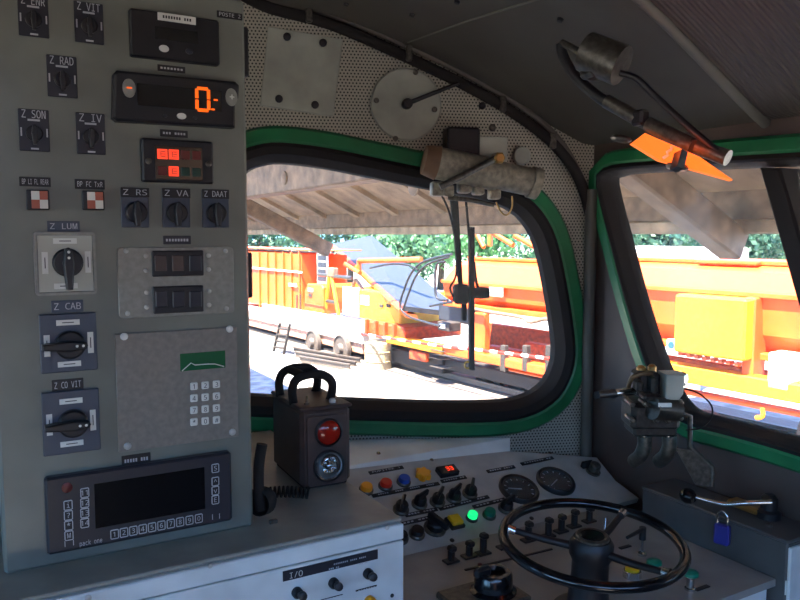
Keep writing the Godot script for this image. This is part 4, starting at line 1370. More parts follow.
# ---------------------------------------------------------------- side console with its brake lever
func build_console():
	var X0 := 1.102
	var top := 1.012
	var zf := -0.69
	var k := thing("side_console", "low grey side console with a chrome brake lever below the side window", "console", Transform3D(Basis.IDENTITY, Vector3(X0, 0, zf)))
	var s := ST()
	box(s, Vector3(0.047, top / 2, -0.15), Vector3(0.094, top - 0.006, 0.3), 0.003)
	obj("body", s, M.console_dark, k)
	s = ST()
	box(s, Vector3(0.047, top / 2 - 0.004, 0.002), Vector3(0.09, top - 0.012, 0.006), 0.0015)
	obj("front_plate", s, M.low_paint, k, "pale front plate")
	s = ST()
	box(s, Vector3(0.046, top - 0.002, -0.15), Vector3(0.094, 0.006, 0.302), 0.002)
	obj("console_top", s, M.console_dark, k)
	var loc := Vector3(X0, 0, zf)
	s = ST()
	tube(s, curve([deep(694, 497, 1.29) - loc, deep(723, 504, 1.27) - loc, deep(745, 503, 1.25) - loc, deep(772, 502, 1.235) - loc], 4), 0.0045, 10)
	var lv := obj("brake_lever", s, M.chrome, k, "chrome brake lever")
	s = ST()
	var kn := deep(688, 496, 1.295) - loc
	lathe(s, [[0, -0.014], [0.008, -0.0125], [0.0125, -0.006], [0.014, 0], [0.0125, 0.006], [0.008, 0.0125], [0, 0.014]], 18, Transform3D(Basis.IDENTITY, kn))
	obj("ball_knob", s, M.gloss_black, lv)
	s = ST()
	var pv := Vector3(1.168, top, -0.768) - loc
	lathe(s, [[0.02, 0], [0.02, 0.012], [0.014, 0.016], [0.014, 0.036], [0.008, 0.042], [0, 0.042]], 18, Transform3D(look_basis(Vector3.UP), pv))
	obj("lever_pivot", s, M.black, lv)
	s = ST()
	var pl := flat_at(748, 511, top) - loc
	box(s, pl + Vector3(0, 0.008, 0), Vector3(0.03, 0.012, 0.07), 0.004)
	obj("lever_guide", s, M.brass, k, "worn brass guide")
	for q in [[769, 526], [742, 488], [792, 503]]:
		s = ST()
		lathe(s, [[0.006, 0], [0.006, 0.004], [0, 0.006]], 6, Transform3D(look_basis(Vector3.UP), flat_at(q[0], q[1], top + 0.001) - loc))
		obj("bolt", s, M.steel, k)
	var tf := frame(Vector3(X0, 0, zf), Vector3(1, 0, 0), Vector3.UP)
	var st := slab("sticker", k, tf, 786, 581, 799, 590, 0.0, 0.0015, M.white, 0.0002)
	letters(st, "A10", 0.01, lp(tf, 790.5, 596, 0.0006), M.ink, Basis.IDENTITY, 0.014)
	s = ST()
	var rg := []
	var rc := lp(tf, 799, 567, 0.002)
	for i in 20: rg.append(rc + Vector3(cos(TAU * i / 20), sin(TAU * i / 20), 0) * 0.012)
	tube(s, rg, 0.0012, 6, true)
	obj("ring_mark", s, M.black, k)
	# blue padlock hanging at the console's inner side
	var t := frame(Vector3(X0 - 0.012, 0, 0), Vector3(0, 0, 1), Vector3.UP)
	var c: Vector3 = t * lp(t, 722, 533)
	var pk := thing("padlock", "small blue padlock hanging at the inner side of the side console", "padlock", Transform3D(Basis(Vector3.UP, 0.3), c))
	s = ST()
	box(s, Vector3(0, -0.002, 0), Vector3(0.014, 0.036, 0.026), 0.003)
	obj("padlock_body", s, M.padlock, pk)
	s = ST()
	tube(s, curve([Vector3(0, 0.014, -0.008), Vector3(0, 0.03, -0.008), Vector3(0, 0.038, 0), Vector3(0, 0.03, 0.008), Vector3(0, 0.014, 0.008)], 4), 0.0025, 8)
	obj("shackle", s, M.chrome, pk)
	# black hose on the desk by the console
	var y := DESK_Y + 0.006
	var b0 := flat_at(728, 548, y)
	k = thing("short_hose", "short black hose lying on the desk beside the side console", "hose", Transform3D(Basis.IDENTITY, b0))
	s = ST()
	tube(s, curve([Vector3.ZERO, flat_at(740, 554, y) - b0, flat_at(752, 557, y) - b0], 4), 0.005, 8)
	obj("hose", s, M.rubber, k)
	s = ST()
	box(s, flat_at(755, 562, y) - b0 + Vector3(0, 0.006, 0), Vector3(0.012, 0.022, 0.012), 0.002)
	obj("hose_end", s, M.black, k)

# ---------------------------------------------------------------- valve block in the corner
func build_valve():
	var S := 1.3
	var c := deep(655, 480, S)
	var bs := Basis(Vector3.UP, -deg_to_rad(HEADING))
	var t := Transform3D(bs, c)
	var k := thing("brake_valve", "dark metal brake valve with lever and pipes in the window corner", "valve", t)
	var inv := t.affine_inverse()
	var L := func(px, py, ds := 0.0) -> Vector3: return inv * deep(px, py, S + ds)
	var s := ST()
	box(s, L.call(650, 413), Vector3(0.085, 0.05, 0.07), 0.008)
	box(s, L.call(650, 427), Vector3(0.075, 0.02, 0.06), 0.004)
	obj("valve_body", s, M.dark_steel, k)
	s = ST()
	rod(s, L.call(652, 408, -0.05), L.call(676, 410, -0.03), 0.02, 0.02, 18)
	obj("cylinder", s, M.dark_steel, k)
	s = ST()
	box(s, L.call(665, 405, -0.066), Vector3(0.022, 0.007, 0.003), 0.0005)
	obj("type_plate", s, M.white, k, "small bright type plate")
	s = ST()
	box(s, L.call(645, 383), Vector3(0.04, 0.045, 0.05), 0.006)
	obj("valve_head", s, M.black, k)
	s = ST()
	tube(s, curve([L.call(628, 388, -0.02), L.call(632, 378, -0.03), L.call(641, 374, -0.035), L.call(652, 373, -0.03)], 4), 0.0042, 8)
	obj("yoke", s, M.bronze, k)
	for q in [[641, 371, 0.008], [652, 370, 0.0075]]:
		s = ST()
		lathe(s, [[q[2], -0.008], [q[2], 0.006], [q[2] * 0.6, 0.01], [0, 0.01]], 6, Transform3D(look_basis(Vector3.UP), L.call(q[0], q[1])))
		obj("nut", s, M.brass, k)
	s = ST()
	prism(s, [Vector2(-0.014, -0.022), Vector2(0.009, -0.022), Vector2(0.016, -0.012), Vector2(0.018, 0.022), Vector2(-0.014, 0.022)], -0.02, 0.02, Transform3D(Basis.IDENTITY, L.call(670, 385, -0.03)), 0.002)
	obj("switch_box", s, M.plate_paint, k, "pale grey switch box")
	s = ST()
	lathe(s, [[0.013, -0.004], [0.013, 0.004], [0.01, 0.006], [0, 0.006]], 18, Transform3D(look_basis(Vector3(0.5, 0, 1)), L.call(681, 379, -0.02)))
	obj("cap", s, M.chrome, k)
	s = ST()
	rod(s, L.call(633, 391, -0.02), L.call(610, 394, -0.06), 0.007, 0.007, 12)
	obj("lever", s, M.chrome, k)
	s = ST()
	rod(s, L.call(613, 393.6, -0.056), L.call(597, 395, -0.09), 0.0085, 0.006, 12)
	obj("lever_grip", s, M.black, k)
	s = ST()
	tube(s, curve([L.call(682, 388, -0.02), L.call(698, 393, -0.04), L.call(711, 405, -0.05), L.call(711, 418, -0.05), L.call(700, 428, -0.03), L.call(686, 430, -0.01)], 5), 0.0016, 6)
	obj("wire", s, M.rubber, k)
	for px in [643.0, 668.0]:
		s = ST()
		var a: Vector3 = L.call(px + 1, 432, -0.015)
		lathe(s, [[0.013, -0.01], [0.013, 0.006], [0.009, 0.009], [0, 0.009]], 6, Transform3D(look_basis(Vector3.DOWN), a))
		obj("union_nut", s, M.chrome, k)
		s = ST()
		tube(s, curve([L.call(px + 1, 433, -0.012), L.call(px + 1.5, 445, -0.01), L.call(px - 2, 455, 0.0), L.call(px - 9, 461, 0.03)], 4), 0.0125, 12)
		obj("pipe", s, M.steel, k)
	for q in [[632, 404], [632, 420], [646, 404], [668, 420], [680, 402], [680, 418], [656, 420]]:
		s = ST()
		lathe(s, [[0.005, -0.03], [0.005, 0.004], [0.003, 0.006], [0, 0.006]], 6, Transform3D(Basis.IDENTITY, L.call(q[0], q[1], -0.04)))
		obj("bolt", s, M.steel, k)
	for q in [[650, 396, 0.03, 0.012], [638, 385, 0.012, 0.02], [652, 384, 0.01, 0.03]]:
		s = ST()
		box(s, L.call(q[0], q[1], -0.035), Vector3(q[2], q[3], 0.03), 0.004)
		obj("flange", s, M.dark_steel, k)
	s = ST()
	tube(s, [L.call(682, 414), L.call(690, 416), L.call(690, 446), L.call(712, 467), L.call(712, 486)], 0.0045, 8)
	prism(s, [Vector2(inv.basis.x.x, 0) * 0.0 + Vector2(L.call(675, 448).x, L.call(675, 448).y), Vector2(L.call(692, 450).x, L.call(692, 450).y), Vector2(L.call(712, 468).x, L.call(712, 468).y), Vector2(L.call(712, 487).x, L.call(712, 487).y), Vector2(L.call(696, 485).x, L.call(696, 485).y)], -0.004, 0.0)
	obj("bracket", s, M.steel, k, "bent steel bracket")

# ---------------------------------------------------------------- sun visor rods with an orange plastic visor, its glow added
func build_visor():
	var c := ceil_at(604, 62)
	var k := thing("glow_visor", "tapered orange plastic sun visor with added glow clipped to dark rods under the ceiling", "lamp", Transform3D(Basis.IDENTITY, c))
	var q := func(px, py, s) -> Vector3: return deep(px, py, s) - c
	var s := ST()
	rod(s, q.call(586, 52, 1.17), q.call(622, 66, 1.14), 0.031, 0.031, 22)
	obj("spindle", s, M.steel, k, "thick grey spindle")
	s = ST()
	box(s, q.call(596, 73, 1.17), Vector3(0.045, 0.02, 0.035), 0.006)
	obj("spindle_clamp", s, M.steel, k)
	s = ST()
	rod(s, q.call(562, 43, 1.22), q.call(580, 52, 1.19), 0.006, 0.006, 10)
	obj("stub", s, M.steel, k)
	s = ST()
	tube(s, curve([q.call(561, 44, 1.23), q.call(563, 56, 1.23), q.call(575, 76, 1.22), q.call(600, 98, 1.2), q.call(640, 121, 1.16), q.call(694, 148, 1.1)], 5), 0.009, 10)
	obj("lower_rod", s, M.black, k)
	s = ST()
	rod(s, q.call(606, 101, 1.19), q.call(638, 119, 1.16), 0.011, 0.011, 12)
	rod(s, q.call(648, 124, 1.15), q.call(693, 146, 1.1), 0.0115, 0.0115, 12)
	obj("rod_sleeve", s, M.steel, k)
	s = ST()
	tube(s, curve([q.call(620, 73, 1.14), q.call(637, 79, 1.13), q.call(655, 96, 1.12), q.call(690, 128, 1.09), q.call(722, 155, 1.06)], 5), 0.005, 8)
	obj("upper_rod", s, M.black, k)
	s = ST()
	rod(s, q.call(697, 147, 1.09), q.call(728, 158, 1.06), 0.011, 0.012, 14)
	obj("end_sleeve", s, M.steel, k)
	for p in [[640, 118, 1.155], [697, 146, 1.095]]:
		s = ST()
		box(s, q.call(p[0], p[1], p[2]), Vector3(0.02, 0.024, 0.024), 0.004)
		obj("collar", s, M.black, k)
	# the visor itself: a thin wedge of orange plastic, no lamp, glow added
	s = ST()
	var a: Vector3 = q.call(645, 133, 1.15)
	var b: Vector3 = q.call(632, 143, 1.15)
	var d: Vector3 = q.call(660, 160, 1.12)
	var e: Vector3 = q.call(733, 180, 1.03)
	var f: Vector3 = q.call(700, 157, 1.07)
	var back := (cf * 0.012)
	var loop := [a, b, d, e, f]
	var nrm := -cf
	for i in range(1, 4): otri(s, loop[0], loop[i], loop[i + 1], nrm)
	for i in range(1, 4): otri(s, loop[0] + back, loop[i] + back, loop[i + 1] + back, -nrm)
	var mid: Vector3 = (a + b + d + e + f) / 5.0
	for i in 5:
		var u: Vector3 = loop[i]
		var v: Vector3 = loop[(i + 1) % 5]
		oquad(s, u, v, v + back, u + back, (u + v) / 2 - mid)
	obj("visor_blade", s, M.visor_glow, k, "tapered orange plastic visor with added glow")
	s = ST()
	var zz := [[663, 158], [668, 155], [667, 152], [671, 150], [672, 147]]
	var zp := []
	for p in zz: zp.append(q.call(p[0], p[1], 1.1))
	tube(s, zp, 0.0022, 6)
	obj("visor_mark", s, M.white, k, "white zigzag mark")
	s = ST()
	var cp := []
	for p in [[682, 149, 1.05], [688, 152, 1.045], [684, 169, 1.05], [677, 166, 1.055]]: cp.append(q.call(p[0], p[1], p[2]))
	oquad(s, cp[0], cp[1], cp[2], cp[3], nrm)
	for i in 4: oquad(s, cp[i], cp[(i + 1) % 4], cp[(i + 1) % 4] + cf * 0.03, cp[i] + cf * 0.03, cp[i] - (cp[0] + cp[2]) / 2)
	obj("strap", s, M.black, k)
	for p in [[621, 139, 1.15], [677, 167, 1.09]]:
		s = ST()
		lathe(s, [[0, -0.005], [0.014, -0.004], [0.017, 0], [0.014, 0.004], [0, 0.005]], 16, Transform3D(look_basis(Vector3(0.2, 1, 0.15)) * Basis.from_scale(Vector3(1.1, 0.8, 1)), q.call(p[0], p[1], p[2])))
		obj("clip", s, M.steel, k)
	var l := OmniLight3D.new()  # light added to spread the visor glow; no bulb sits here
	l.name = "added_visor_light"
	l.light_color = Color(1, 0.35, 0.06)
	l.light_energy = 0.0012
	l.omni_range = 4.0
	l.omni_attenuation = 2.0
	l.light_size = 0.03
	l.shadow_enabled = true
	l.position = mid - cf * 0.03
	k.add_child(l)

# ---------------------------------------------------------------- outside: canopy, ground, track, trees
const EAVE_X := 3.7
func build_outside():
	var s := ST()
	box(s, Vector3(20, GROUND - 0.2, -20), Vector3(240, 0.4, 240))
	obj("concrete_yard", s, M.concrete, setting("ground", "pale concrete yard outside the cab", "ground"))
	# canopy roof: flat over the loco, then sloping down to the eaves
	var slope := tan(deg_to_rad(27.0))
	var cz := -14.0
	var k := thing("canopy_roof", "pinkish ribbed canopy roof on slanting brown beams above the loco", "canopy", Transform3D(Basis.IDENTITY, Vector3(EAVE_X, 1.5, cz)))
	var hi := EAVE_X * slope
	var n := 0
	var z := -26.0
	var x_flat := -EAVE_X - 4.6
	while z < 17.5:
		# one sheet, 0.9 m wide, with a raised rib along its edge
		s = ST()
		for r in [[0.0, 0.9, 0.0], [0.0, 0.12, -0.05]]:
			var za: float = z + r[0]
			var zb: float = z + r[1] - (0.01 if r[1] > 0.5 else 0.0)
			var y0: float = 0.24 + r[2]
			for sg in [[Vector2(0.02, 0), Vector2(-EAVE_X, hi)], [Vector2(-EAVE_X, hi), Vector2(x_flat, hi)]]:
				var a: Vector2 = sg[0]
				var b: Vector2 = sg[1]
				var dn := Vector3(0, y0, 0)
				var up := Vector3(0, 0.28, 0)
				oquad(s, Vector3(a.x, a.y, za) + dn, Vector3(b.x, b.y, za) + dn, Vector3(b.x, b.y, zb) + dn, Vector3(a.x, a.y, zb) + dn, Vector3.DOWN)
				oquad(s, Vector3(a.x, a.y, za) + up, Vector3(b.x, b.y, za) + up, Vector3(b.x, b.y, zb) + up, Vector3(a.x, a.y, zb) + up, Vector3.UP)
				for e in [za, zb]:
					oquad(s, Vector3(a.x, a.y, e) + dn, Vector3(b.x, b.y, e) + dn, Vector3(b.x, b.y, e) + up, Vector3(a.x, a.y, e) + up, Vector3(0, 0, 1.0 if e == zb else -1.0))
		obj("roof_sheet", s, M.sheet, k)
		z += 0.9
	s = ST()
	box(s, Vector3(0.03, 0.18, -2), Vector3(0.05, 0.2, 48), 0.01)
	obj("eave_beam", s, M.beam, k)
	s = ST()
	box(s, Vector3(0.02, 0.045, -2), Vector3(0.09, 0.08, 48), 0.01)
	obj("gutter", s, M.sheet, k)
	s = ST()
	box(s, Vector3(2.0 - EAVE_X, 0.62, -2), Vector3(0.16, 0.62, 48), 0.01)
	obj("long_beam", s, M.beam, k, "deep brown beam along the canopy")
	for q in [[285, 178], [415, 186]]:
		var tb := frame(Vector3(1.92, 0, 0), Vector3(0, 0, 1), Vector3.UP)
		var bp: Vector3 = tb * lp(tb, q[0], q[1])
		s = ST()
		lathe(s, [[0.05, 0], [0.05, 0.012], [0.03, 0.02], [0, 0.02]], 16, Transform3D(look_basis(Vector3(-1, 0, 0)), bp - k.position))
		obj("bolt_plate", s, M.beam, k)
	# slanting rafters whose cut ends hang below the eaves
	var tz := frame(Vector3(EAVE_X, 0, 0), Vector3(0, 0, 1), Vector3.UP)
	for q in [[329, 252], [735, 250]]:
		var e: Vector3 = tz * lp(tz, q[0], q[1])
		for dz in ([0.0] if q[0] > 500 else [0.0, -4.6]):
			s = ST()
			var d := Vector3(-1, slope * 0.98, 0).normalized()
			var a := e + Vector3(0, 0.02, dz) - k.position
			var up := Vector3(-d.y, d.x, 0) * -1.0
			if up.y < 0: up = -up
			var bx := Transform3D(Basis(d, up, d.cross(up)), a + d * 2.1 + up * 0.0)
			box(s, Vector3(0, 0, 0), Vector3(4.2, 0.17, 0.14), 0.012, bx)
			obj("rafter", s, M.beam, k, "slanting brown beam")
	# unseen brick block added behind the loco to hold back low skylight
	var sh := thing("added_shed", "long dark red brick block added unseen behind the loco to block low skylight", "blocker", Transform3D(Basis.IDENTITY, Vector3(-5, GROUND, 9.5)))
	s = ST()
	box(s, Vector3(0, 2.25, 2.0), Vector3(22, 4.5, 4.0), 0.02)
	obj("blocker_wall", s, M.brick, sh)
	s = ST()
	box(s, Vector3(0, 4.58, 1.95), Vector3(22.6, 0.16, 4.5), 0.02)
	obj("blocker_roof", s, M.shell, sh)
	for i in 5:
		s = ST()
		box(s, Vector3(-8 + i * 4, 1.5, -0.02), Vector3(2.2, 2.9, 0.08), 0.01)
		obj("blocker_door", s, M.beam, sh)
	# posts that carry the canopy on the far side of the loco
	for zz in [-18.0, -6.0, 6.0, 16.0]:
		s = ST()
		box(s, Vector3(x_flat + 0.3, (hi - 3.0) / 2, zz - cz), Vector3(0.25, hi + 3.0, 0.25), 0.02)
		obj("post", s, M.beam, k)
func T_train() -> Transform3D:
	var a := deg_to_rad(5.0)
	return frame(Vector3(7.77, GROUND, -14.8), Vector3(sin(a), 0, cos(a)), Vector3.UP)
# local frame with its origin at a pixel's foot on the train plane
func spot(px, off := 0.0) -> Transform3D:
	var t := T_train()
	var p := lp(t, px, 300, off)
	return t * Transform3D(Basis.IDENTITY, Vector3(p.x, 0, off))
func blk(called: String, parent: Node3D, t: Transform3D, x0, y0, x1, y1, off: float, depth: float, m: Material, bev := 0.02, label := "") -> MeshInstance3D:
	return slab(called, parent, t, x0, y0, x1, y1, off - depth, off, m, bev, label)
func wheel(parent: Node3D, t: Transform3D, px, py, r: float, off: float, m: Material):
	var s := ST()
	lathe(s, [[0, -0.12], [r, -0.12], [r, -0.02], [r * 0.9, 0.0], [r * 0.8, -0.03], [r * 0.4, -0.03], [r * 0.3, 0.06], [0, 0.06]], 24, Transform3D(Basis.IDENTITY, lp(t, px, py, off)))
	obj("wheel", s, m, parent)
func bars(called: String, parent: Node3D, t: Transform3D, segs: Array, r: float, m: Material):
	for g in segs:
		var s := ST()
		var pa := lp(t, g[0], g[1], g[4])
		var pb := lp(t, g[2], g[3], g[4])
		pa.y = max(pa.y, floor_y)
		pb.y = max(pb.y, floor_y)
		tube(s, [pa, pb], r, 6)
		obj(called, s, m, parent)
func build_train():
	var t := spot(300)
	var k := thing("flat_wagon", "flat works wagon with pale side boards and round wheels", "wagon", t)
	blk("deck", k, t, 225, 313, 362, 334, 0.0, 2.6, M.pale, 0.03)
	for i in 10:
		var x := 262 + i * 10.3
		var y := 303.5 + i * 1.75
		blk("side_board", k, t, x, y, x + 9.8, y + 12.5, 0.06, 0.06, M.pale, 0.008)
	blk("sole_bar", k, t, 240, 323.5, 362, 335, -0.06, 0.2, M.salmon, 0.02)
	wheel(k, t, 339.5, 349, 0.36, 0.12, M.wheel)
	wheel(k, t, 311, 343, 0.34, 0.12, M.wheel)
	blk("shade_underframe", k, t, 240, 325, 362, 361, -0.12, 0.4, M.grime_and_shade, 0.02)  # dark box standing in for the shade under the deck
	floor_y = lp(t, 225, 313).y
	t = spot(270, -0.6)
	k = thing("orange_cabin", "orange ribbed cabin with an open dark doorway on the flat wagon", "cabin", t)
	blk("cabin_body", k, t, 205, 249, 301.5, 313, 0.0, 1.1, M.wagon_orange, 0.03)
	blk("door_jamb", k, t, 316.5, 251, 326, 312, 0.0, 0.1, M.pale, 0.02)
	blk("doorway_back", k, t, 280, 252, 345, 312, -0.95, 0.08, M.wagon_orange, 0.01)
	blk("roof_edge", k, t, 205, 246.8, 327, 250.3, 0.05, 1.1, M.wagon_orange, 0.02)
	for x in [258, 266, 274, 282, 290, 298]: blk("rib", k, t, x, 252, x + 1.6, 312.5, 0.05, 0.05, M.wagon_orange, 0.01)
	blk("pale_band", k, t, 205, 264.5, 301, 271.5, 0.06, 0.05, M.pale, 0.01)
	blk("notice", k, t, 288.5, 283, 296.5, 287, 0.07, 0.02, M.white, 0.0)
	for i in 4: blk("pane", k, t, 317.6, 255 + i * 7, 325, 260.5 + i * 7, 0.02, 0.03, M.belt, 0.0)
	bars("hand_rail", k, t, [[297, 295, 297, 311, 0.12], [300.5, 294, 300.5, 311, 0.12]], 0.025, M.grime_and_shade)
	t = spot(313, 0.0)
	k = thing("generator_set", "boxy orange generator with rounded shoulders on the flat wagon", "generator", t)
	var s := ST()
	var g := []
	for q in [[304, 311.5], [304.5, 290], [307, 283.5], [321.5, 284.5], [323, 288], [323.5, 314]]: g.append(l2(t, q[0], q[1], -0.3))
	prism(s, g, -1.4, -0.3, Transform3D.IDENTITY, 0.03)
	obj("housing", s, M.wagon_orange, k)
	blk("vent", k, t, 308, 288, 312.5, 292, -0.28, 0.03, M.pale, 0.0)
	blk("vent", k, t, 308.5, 293.5, 311.5, 297, -0.28, 0.03, M.grime_and_shade, 0.0)
	blk("waist_strip", k, t, 303.5, 303.5, 323.5, 306.2, -0.27, 0.04, M.rust_orange, 0.0)
	t = spot(331, -0.4)
	k = thing("trestle", "yellowish A-shaped trestle standing on the flat wagon", "trestle", t)
	bars("leg", k, t, [[329.5, 271, 325.5, 313, 0.0], [330.5, 271, 339, 316, 0.0], [329.5, 271, 331, 313, -1.0]], 0.05, M.crate_yellow)
	bars("cross_bar", k, t, [[318, 274.5, 352, 278, 0.0], [326.5, 301, 337, 302.5, 0.0]], 0.05, M.steel)
	blk("head_block", k, t, 327, 267.5, 333.5, 277, 0.06, 0.15, M.beam, 0.02)
	bars("brace", k, t, [[343, 311, 352, 297, 0.0], [350, 292, 356, 279, 0.0], [356, 279, 364, 291, 0.0]], 0.045, M.beam)
	t = spot(365, 0.0)
	k = thing("tool_crate", "yellow tool crate with a white notice on the flat wagon", "crate", t)
	blk("crate_body", k, t, 343, 287.5, 400, 325, -0.25, 1.4, M.crate_yellow, 0.03)
	blk("sunlit_end_panel", k, t, 342.5, 286.5, 357.5, 317, -0.2, 0.08, M.pale, 0.01)  # pale colour paints sunlight onto the end of the yellow crate
	blk("notice", k, t, 360.5, 295, 368.5, 305.5, -0.23, 0.02, M.white, 0.0)
	for x in [379.0, 386.0]: blk("latch", k, t, x, 304, x + 3.6, 307.6, -0.22, 0.04, M.grime_and_shade, 0.0)
	floor_y = -99.0
	k = thing("steel_drum", "pale yellowish steel drum standing in front of the flat wagon", "drum", Transform3D(Basis.IDENTITY, flat_at(378, 369, GROUND)))
	s = ST()
	lathe(s, [[0.3, 0], [0.3, 0.19], [0.315, 0.2], [0.3, 0.21], [0.3, 0.4], [0.315, 0.41], [0.3, 0.42], [0.3, 0.6], [0.29, 0.61], [0.28, 0.59], [0, 0.59]], 24, Transform3D(look_basis(Vector3.UP), Vector3.ZERO))
	obj("drum_shell", s, M.wheel_pale, k)
	# low rust-red frame between the wagons
	t = spot(385, 0.0)
	k = thing("coupling_frame", "rust red steel frame joining the flat wagon and the hopper wagon", "frame", t)
	blk("frame_body", k, t, 362.5, 320, 404, 341, 0.03, 1.6, M.rust_orange, 0.03)
	for i in 4: blk("frame_rib", k, t, 364 + i * 9.2, 319 + i * 1.6, 366 + i * 9.2, 335 + i * 1.6, 0.12, 0.1, M.rust_orange, 0.01)
	blk("pale_beam", k, t, 386, 335.5, 442, 355, 0.1, 0.3, M.wagon_yellow, 0.02)
	blk("step_board", k, t, 409, 350, 425.5, 362.5, 0.05, 0.1, M.rust_orange, 0.01)
	blk("step", k, t, 427, 349, 442, 352, 0.2, 0.3, M.grime_and_shade, 0.0)
	blk("step", k, t, 428, 357, 442, 360, 0.2, 0.3, M.grime_and_shade, 0.0)
	blk("step", k, t, 429, 366, 442, 369, 0.2, 0.3, M.grime_and_shade, 0.0)
	blk("shade_under_box", k, t, 392, 348, 442, 374, -0.12, 0.6, M.grime_and_shade, 0.02)  # dark box in place of the shade below the coupling frame
	# conveyor
	t = spot(410, -0.6)
	k = thing("conveyor", "long slanting conveyor with grey blue belt and orange frame", "conveyor", t)
	var A := lp(t, 334, 247, -2.4)
	var B := lp(t, 371, 239.5, -2.9)
	var C := lp(t, 462, 318, 0.0)
	var D := lp(t, 404, 311, 0.9)
	var nn := (B - A).cross(D - A).normalized()
	if nn.y < 0: nn = -nn
	s = ST()
	hexa(s, A, B, C, D, nn * 0.12)
	obj("belt", s, M.belt, k)
	for e in [[A, D], [B, C]]:
		s = ST()
		tube(s, [e[0] + nn * 0.02, e[1] + nn * 0.02], 0.1, 8)
		obj("side_frame", s, M.wagon_orange if e[0] == A else M.belt, k)
	s = ST()
	hexa(s, A - nn * 0.16, lerp(A, B, 0.2) - nn * 0.16, lerp(D, C, 0.2) - nn * 0.16, D - nn * 0.16, nn * 0.1)
	obj("under_frame", s, M.wagon_orange, k)
	bars("roller_bar", k, t, [[359, 261, 421, 259.5, 0.3], [359, 261, 359, 274, 0.3], [345, 264, 360, 273, 0.4]], 0.06, M.wagon_orange)
	s = ST()
	blk("drive_end", k, t, 438, 302, 469, 325, 0.4, 0.5, M.belt, 0.03)
	blk("control_box", k, t, 437, 321, 449, 332, 0.9, 0.3, M.grime_and_shade, 0.02)
	blk("box_label", k, t, 439.5, 323.5, 444.5, 328.5, 0.92, 0.02, M.white, 0.0)
	for hse in [[[452, 254], [425, 261], [412, 272], [404, 290], [400, 306], [408, 316], [425, 322], [440, 326]], [[449, 257], [428, 264], [416, 276], [408, 295], [403, 310]], [[370, 268], [390, 264], [408, 265], [418, 270]], [[445, 262], [437, 264], [435, 282], [437, 298], [448, 300]], [[430, 306], [445, 303], [452, 302]]]:
		s = ST()
		var pts := []
		for p in hse: pts.append(lp(t, p[0], p[1], 1.1))
		tube(s, curve(pts, 4), 0.024, 6)
		obj("hydraulic_hose", s, M.hose, k)
	# hopper wagon seen through the windscreen
	t = spot(500, 0.0)
	k = thing("hopper_wagon", "orange hopper wagon with curved pale top seen through the windscreen", "wagon", t)
	hopper(k, t, [443, 258], [443, 281], [455, 304], [586, 380], 2.4)
	blk("shade_under_box", k, t, 443, 358, 586, 404, -0.2, 0.6, M.grime_and_shade, 0.02)  # dark box added as shade beneath the hopper sole bar
	blk("end_post", k, t, 474, 312, 484, 356, 0.05, 0.15, M.wagon_orange, 0.02)
	blk("bay_back", k, t, 470, 320, 600, 390, -1.5, 0.1, M.rust_orange, 0.02)
	for x in [500.0, 522.0, 545.0]: blk("stanchion", k, t, x, 345, x + 4.5, 372, 0.09, 0.1, M.grime_and_shade, 0.01)
	blk("bay_plate", k, t, 485, 345, 520, 362, -0.5, 0.2, M.rust_orange, 0.02)
	blk("bay_plate", k, t, 524, 342, 586, 372, -0.6, 0.2, M.rust_orange, 0.02)
	blk("sole_bar", k, t, 443, 346, 586, 385, 0.08, 0.25, M.wagon_orange, 0.02)
	blk("lower_bar", k, t, 500, 367, 586, 388, 0.0, 0.2, M.wagon_orange, 0.02)
	blk("notice", k, t, 489, 287, 502, 297, 0.09, 0.03, M.pale, 0.0)
	for x in [487.0, 520.0]: wheel(k, t, x, 384, 0.36, -0.5, M.grime_and_shade)
	s = ST()
	var cb := []
	for p in [[470, 308], [490, 312], [520, 317], [530, 322], [545, 319], [556, 321], [580, 326]]: cb.append(lp(t, p[0], p[1], 0.14))
	tube(s, curve(cb, 4), 0.035, 6)
	obj("cable", s, M.beam, k)
	bars("top_rail", k, t, [[476, 233, 484, 247, -0.8], [490, 233, 490, 246, -0.8], [493, 233, 513, 245, -0.8], [515, 236, 534, 246, -0.8]], 0.05, M.wagon_orange)
	# barrier tape across the wagon fronts
	t = spot(450, 0.5)
	k = thing("barrier_tape", "thin red and white barrier tape strung along the wagon fronts", "tape", t)
	var tp := []
	for p in [[362, 334], [400, 340], [440, 346], [480, 350], [520, 355], [560, 360]]: tp.append(lp(t, p[0], p[1]))
	var n := 26
	for i in n:
		s = ST()
		var u0 := i * 5.0 / n
		var u1 := (i + 1) * 5.0 / n
		var pa: Vector3 = lerp(tp[int(u0)], tp[min(int(u0) + 1, 5)], u0 - int(u0))
		var pb: Vector3 = lerp(tp[min(int(u1), 4)], tp[min(int(u1), 4) + 1], u1 - min(int(u1), 4))
		tube(s, [pa, pb], 0.028, 4)
		obj("tape_stripe", s, M.red if i % 2 == 0 else M.tape, k)
	# hopper wagon seen through the side window
	t = spot(720, 0.0)
	k = thing("hopper_wagon", "orange hopper wagon with big yellow flap seen through the side window", "wagon", t)
	hopper(k, t, [600, 259], [600, 284], [620, 336], [960, 400], 2.4)
	blk("yellow_flap", k, t, 674.5, 294, 743.5, 362, 0.34, 0.3, M.wagon_yellow, 0.03, "large square yellow flap")
	for x in [744.0, 850.0]:
		blk("upright", k, t, x, 297, x + 8, 384, 0.16, 0.3, M.wagon_orange, 0.02)
	blk("end_post", k, t, 768, 352, 789, 392, 0.25, 0.3, M.pale, 0.02)
	blk("bay_back", k, t, 600, 345, 900, 420, -1.6, 0.1, M.rust_orange, 0.02)
	for i in 8: blk("flap_hinge", k, t, 678 + i * 8, 352 + i * 1.5, 682 + i * 8, 356 + i * 1.5, 0.3, 0.1, M.rust_orange, 0.0)
